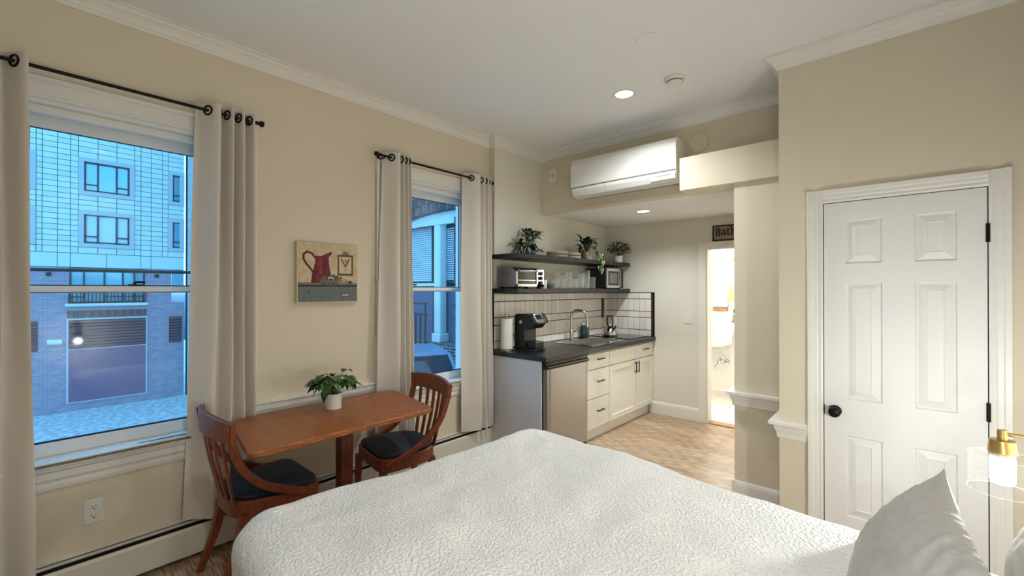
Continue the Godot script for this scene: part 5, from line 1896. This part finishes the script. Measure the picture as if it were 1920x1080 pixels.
# ---------------------------------------------------------------- things on the counter
func build_counter_things() -> void:
	var y := 0.914
	# paper towels
	var p := thing("paper_towel_roll", "paper towel roll on a metal stand at the near end of the counter", "paper towel", Vector3(0.20, y, -2.995))
	var s := tool()
	lathe(s, [Vector2(0, 0), Vector2(0.068, 0), Vector2(0.069, 0.006), Vector2(0.066, 0.014), Vector2(0, 0.016)], Vector3.ZERO, 28)
	tube(s, [Vector3(0, 0.01, 0), Vector3(0, 0.335, 0)], 0.007, 8)
	lathe(s, [Vector2(0, 0.33), Vector2(0.012, 0.332), Vector2(0.012, 0.35), Vector2(0, 0.352)], Vector3.ZERO, 14)
	done(s, "stand", M.nickel, p)
	s = tool()
	lathe(s, [Vector2(0.018, 0.018), Vector2(0.057, 0.018), Vector2(0.057, 0.296), Vector2(0.018, 0.296), Vector2(0.018, 0.018)], Vector3.ZERO, 32)
	done(s, "roll", M.paper, p)
	# coffee maker, facing +x
	var c := thing("coffee_maker", "black pod coffee maker with a silver control panel on the counter", "coffee maker", Vector3(0.215, y, -3.09))
	s = tool()
	prism(s, rounded([Vector2(0.0, 0.0), Vector2(0.235, 0.0), Vector2(0.235, 0.018), Vector2(0.125, 0.024), Vector2(0.12, 0.20), Vector2(0.20, 0.205), Vector2(0.245, 0.255), Vector2(0.215, 0.318), Vector2(0.17, 0.338), Vector2(0.02, 0.338), Vector2(0.0, 0.32)], 0.018, 4), Vector3(0, 0, 0), Vector3.RIGHT, Vector3.UP, Vector3(0, 0, -0.17))
	done(s, "body", M.black, c)
	s = tool()
	bar(s, [Vector3(0.199, 0.338, -0.085), Vector3(0.252, 0.255, -0.085)], 0.13, 0.012, Vector3.BACK, 0.004)
	var pn := done(s, "control_panel", M.chrome, c)
	s = tool()
	bar(s, [Vector3(0.211, 0.332, -0.085), Vector3(0.238, 0.29, -0.085)], 0.07, 0.012, Vector3.BACK, 0.002)
	done(s, "display", M.screen_dark, pn)
	s = tool()
	bar(s, curve([Vector3(0.20, 0.345, -0.005), Vector3(0.240, 0.305, -0.002), Vector3(0.262, 0.262, -0.012), Vector3(0.262, 0.262, -0.158), Vector3(0.240, 0.305, -0.168), Vector3(0.20, 0.345, -0.165)], 20), 0.010, 0.014, Vector3.UP)
	done(s, "lid_handle", M.black, c)
	s = tool()
	box(s, 0.12, 0.24, 0.02, 0.085, -0.025, -0.145, 0.006)
	done(s, "drip_tray", M.black, c)
	s = tool()
	lathe(s, [Vector2(0.018, 0), Vector2(0.018, 0.003), Vector2(0.013, 0.004), Vector2(0, 0.004)], Vector3(0.075, 0.265, 0.0), 20, true, turned(Vector3.BACK))
	done(s, "side_button", M.chrome, c)
	s = tool()
	tube(s, curve([Vector3(0.0, 0.06, -0.14), Vector3(-0.05, 0.015, -0.10), Vector3(-0.09, 0.012, -0.07), Vector3(-0.115, 0.06, -0.07), Vector3(-0.118, 0.12, -0.12), Vector3(-0.09, 0.14, -0.2), Vector3(-0.08, 0.17, -0.27), Vector3(-0.11, 0.2, -0.30)], 30), 0.0045, 8)
	box(s, -0.133, -0.10, 0.18, 0.215, -0.285, -0.315, 0.004)
	done(s, "power_cord", M.rubber, c)
	# soap bottles
	for k in [[-4.395, M.soap_blue, "dark blue soap bottle behind the sink", 0.030], [-4.475, M.soap_green, "green dish soap bottle behind the sink", 0.028]]:
		var b := thing("soap_bottle", k[2], "bottle", Vector3(0.135, y, k[0]), 0.0, "bottles behind the sink")
		s = tool()
		var r: float = k[3]
		lathe(s, [Vector2(0, 0), Vector2(r, 0.0), Vector2(r + 0.001, 0.005), Vector2(r, 0.12), Vector2(r * 0.75, 0.138), Vector2(0.011, 0.145), Vector2(0.011, 0.155)], Vector3.ZERO, 20, false)
		done(s, "body", k[1], b)
		s = tool()
		lathe(s, [Vector2(0.013, 0.152), Vector2(0.013, 0.168), Vector2(0.004, 0.17), Vector2(0.004, 0.19), Vector2(0, 0.19)], Vector3.ZERO, 14)
		box(s, -0.006, 0.034, 0.188, 0.197, -0.006, 0.006, 0.002)
		done(s, "pump", M.chrome, b)
	# kettle
	var kt := thing("kettle", "round steel whistling kettle with a black handle on the cooktop", "kettle", Vector3(0.30, 0.9206, -4.73))
	s = tool()
	lathe(s, [Vector2(0, 0), Vector2(0.088, 0), Vector2(0.092, 0.010), Vector2(0.088, 0.045), Vector2(0.070, 0.085), Vector2(0.042, 0.112), Vector2(0.03, 0.118), Vector2(0.012, 0.124), Vector2(0.012, 0.138), Vector2(0, 0.142)], Vector3.ZERO, 32, false)
	done(s, "body", M.chrome, kt)
	s = tool()
	tube(s, curve([Vector3(0.055, 0.08, 0.03), Vector3(0.09, 0.11, 0.045), Vector3(0.105, 0.135, 0.05)], 8), [0.018, 0.017, 0.016, 0.015, 0.014, 0.013, 0.013, 0.012, 0.012], 12)
	done(s, "spout", M.chrome, kt)
	s = tool()
	tube(s, curve([Vector3(-0.045, 0.11, -0.03), Vector3(-0.06, 0.19, -0.035), Vector3(-0.03, 0.235, -0.02), Vector3(0.03, 0.235, 0.015), Vector3(0.055, 0.19, 0.03), Vector3(0.045, 0.105, 0.025)], 20), 0.009, 8)
	done(s, "handle", M.black, kt)
	# hanging strip with round cups
	var h := thing("hanging_spoon_rack", "black hanging strip with small round metal cups beside the shelf end", "utensil rack", Vector3(XK + 0.012, 1.12, -4.93))
	slab("strip", M.black, h, 0.0, 0.006, 0.0, 0.25, -0.028, 0.028, 0.002)
	for k in 5:
		s = tool()
		lathe(s, [Vector2(0, 0.006), Vector2(0.017, 0.006), Vector2(0.020, 0.018), Vector2(0.017, 0.018), Vector2(0.014, 0.009), Vector2(0, 0.009)], Vector3(0, 0.025 + k * 0.05, 0), 16, true, turned(Vector3.RIGHT))
		done(s, "cup", M.chrome, h)

# ---------------------------------------------------------------- things on the shelves
func drinking_glass(label: String, at: Vector3, r: float, h: float) -> void:
	var g := thing("drinking_glass", label, "glass", at, 0.0, "drinking glasses on the lower shelf")
	var s := tool()
	lathe(s, [Vector2(0, 0.0), Vector2(r * 0.82, 0.0), Vector2(r * 0.84, 0.004), Vector2(r, h), Vector2(r - 0.003, h), Vector2(r * 0.80, 0.012), Vector2(0, 0.012)], Vector3.ZERO, 20)
	done(s, "tumbler", M.clearware, g)

func shelf_plant(label: String, at: Vector3) -> Node3D:
	return thing("shelf_plant", label, "plant", at, 0.0, "plants on the upper shelf")

func build_shelf_things() -> void:
	var y := 1.489
	# glasses in two rows between oven and microwave
	var n := 0
	for row in 2:
		for k in 7:
			var tall := 0.105 + 0.035 * ((k + row) % 3) + (0.03 if k > 3 else 0.0)
			var at := Vector3(0.30 - row * 0.11, y, -3.63 - k * 0.118 - row * 0.05)
			var where: String = ["first", "second", "third", "fourth", "fifth", "sixth", "seventh"][k]
			drinking_glass("clear drinking glass, %s from the oven in the %s row" % [where, "front" if row == 0 else "back"], at, 0.036, tall)
			n += 1
	var bw := thing("small_bowl", "small dark glass bowl between toaster oven and glasses", "bowl", Vector3(0.30, y, -3.535))
	var s := tool()
	lathe(s, [Vector2(0, 0), Vector2(0.028, 0), Vector2(0.046, 0.05), Vector2(0.043, 0.05), Vector2(0.026, 0.006), Vector2(0, 0.006)], Vector3.ZERO, 24)
	done(s, "bowl", M.pot_grey, bw)
	var mg := thing("cream_jar", "small cream jar right beside the toaster oven", "jar", Vector3(0.30, y, -3.44))
	s = tool()
	lathe(s, [Vector2(0, 0), Vector2(0.022, 0), Vector2(0.024, 0.004), Vector2(0.024, 0.075), Vector2(0.018, 0.085), Vector2(0.0, 0.085)], Vector3.ZERO, 20)
	done(s, "jar", M.plastic_ivory, mg)
	# plates
	y = 1.809
	for st in [[-3.74, 5, 0.115, "left"], [-4.0, 5, 0.105, "right"]]:
		for k in st[1]:
			var names := ["lowest", "second lowest", "middle", "second highest", "topmost"]
			var pl := thing("dinner_plate", "%s cream plate of the %s stack on the upper shelf" % [names[k], st[3]], "plate", Vector3(0.235, y + k * 0.0125, st[0]), 0.0, "plates on the upper shelf")
			s = tool()
			var r: float = st[2]
			lathe(s, [Vector2(0, 0), Vector2(r * 0.55, 0), Vector2(r * 0.62, 0.003), Vector2(r, 0.015), Vector2(r, 0.018), Vector2(r * 0.6, 0.007), Vector2(0, 0.006)], Vector3.ZERO, 32)
			done(s, "plate", M.plastic_ivory if k != 2 else M.threshold, pl)
	var r := RandomNumberGenerator.new()
	# variegated plant in a grey bowl
	var p1 := shelf_plant("bushy variegated plant in a grey bowl at the near end of the shelf", Vector3(0.24, y, -3.26))
	pot(p1, [Vector2(0, 0), Vector2(0.05, 0), Vector2(0.075, 0.02), Vector2(0.08, 0.045), Vector2(0.074, 0.045), Vector2(0.07, 0.035)], M.pot_grey, 0.072, 0.038)
	var lm := [leaf_mesh(0.12, 0.037, 0.05, 0.02), leaf_mesh(0.105, 0.040, 0.07, 0.025), leaf_mesh(0.13, 0.031, 0.03, 0.02)]
	var stems := tool()
	r.seed = 14
	for k in 50:
		var a := k * 2.399
		var h := 0.06 + 0.16 * r.randf()
		var out := 0.02 + 0.06 * r.randf()
		var at := Vector3(sin(a) * out, h, cos(a) * out)
		tube(stems, [Vector3(0, 0.03, 0), at], 0.0018, 5)
		leaf(p1, lm[k % 3], at, a + r.randf_range(-0.4, 0.4), r.randf_range(-0.6, 1.0) if h > 0.12 else r.randf_range(-0.5, 0.2), r.randf_range(0.7, 1.0), M.leaf_dark, [M.leaf_edge, M.leaf_dark][k % 2])
	for e in [[Vector3(0.02, 0.035, -0.10), PI - 0.3, 0.5], [Vector3(0.0, 0.03, 0.10), 0.2, 0.1]]:
		tube(stems, [Vector3(0, 0.035, 0), e[0]], 0.002, 5)
		leaf(p1, lm[1], e[0], e[1], e[2], 0.85, M.leaf_dark, M.leaf_edge)
	done(stems, "stems", M.stem, p1)
	# trailing plant in a tan pot
	var p2 := shelf_plant("trailing plant in a tan pot at the middle of the shelf", Vector3(0.29, y, -4.225))
	pot(p2, [Vector2(0, 0), Vector2(0.052, 0), Vector2(0.056, 0.005), Vector2(0.066, 0.095), Vector2(0.062, 0.095), Vector2(0.06, 0.08)], M.pot_tan, 0.061, 0.082)
	stems = tool()
	r.seed = 23
	for k in 34:
		var a := k * 2.399
		var h := 0.10 + 0.12 * r.randf()
		var out := 0.02 + 0.055 * r.randf()
		var at := Vector3(sin(a) * out, h, cos(a) * out)
		tube(stems, [Vector3(0, 0.08, 0), at], 0.0018, 5)
		leaf(p2, lm[k % 3], at, a + r.randf_range(-0.4, 0.4), r.randf_range(-0.4, 1.1), r.randf_range(0.65, 0.95), M.leaf_dark, [M.leaf_dark, M.leaf_dark, M.leaf][k % 3])
	var vine := curve([Vector3(0.03, 0.09, -0.03), Vector3(0.10, 0.10, -0.07), Vector3(0.135, 0.04, -0.09), Vector3(0.135, -0.06, -0.08), Vector3(0.135, -0.15, -0.075)], 12)
	tube(stems, vine, 0.0025, 5)
	for k in range(2, 11, 1):
		leaf(p2, lm[1], vine[k], 1.3 + (k % 3 - 1) * 1.1, -0.9 + 0.2 * (k % 2), 0.62, M.leaf, M.leaf_edge)
	done(stems, "stems", M.stem, p2)
	# round bush in a white pot
	var p3 := shelf_plant("round small-leaved plant in a white pot at the far end of the shelf", Vector3(0.325, y, -4.90))
	pot(p3, [Vector2(0, 0), Vector2(0.042, 0), Vector2(0.044, 0.004), Vector2(0.048, 0.085), Vector2(0.045, 0.085), Vector2(0.042, 0.075)], M.pot_white, 0.044, 0.076)
	var sm := [leaf_mesh(0.05, 0.016, 0.01, 0.006), leaf_mesh(0.045, 0.018, 0.015, 0.006)]
	stems = tool()
	r.seed = 31
	for k in 110:
		var v := Vector3(r.randfn(), r.randfn() * 0.7 + 0.15, r.randfn()).normalized() * (0.07 + 0.055 * r.randf())
		var at := Vector3(0, 0.17, 0) + v * Vector3(1.0, 0.72, 1.0)
		if k % 4 == 0:
			tube(stems, [Vector3(0, 0.075, 0), at], 0.0016, 5)
		leaf(p3, sm[k % 2], at, atan2(v.x, v.z) + r.randf_range(-0.8, 0.8), r.randf_range(-0.5, 0.8), r.randf_range(0.8, 1.2), [M.leaf_dark, M.leaf][k % 2], [M.leaf_dark, M.leaf][k % 2])
	done(stems, "stems", M.stem, p3)
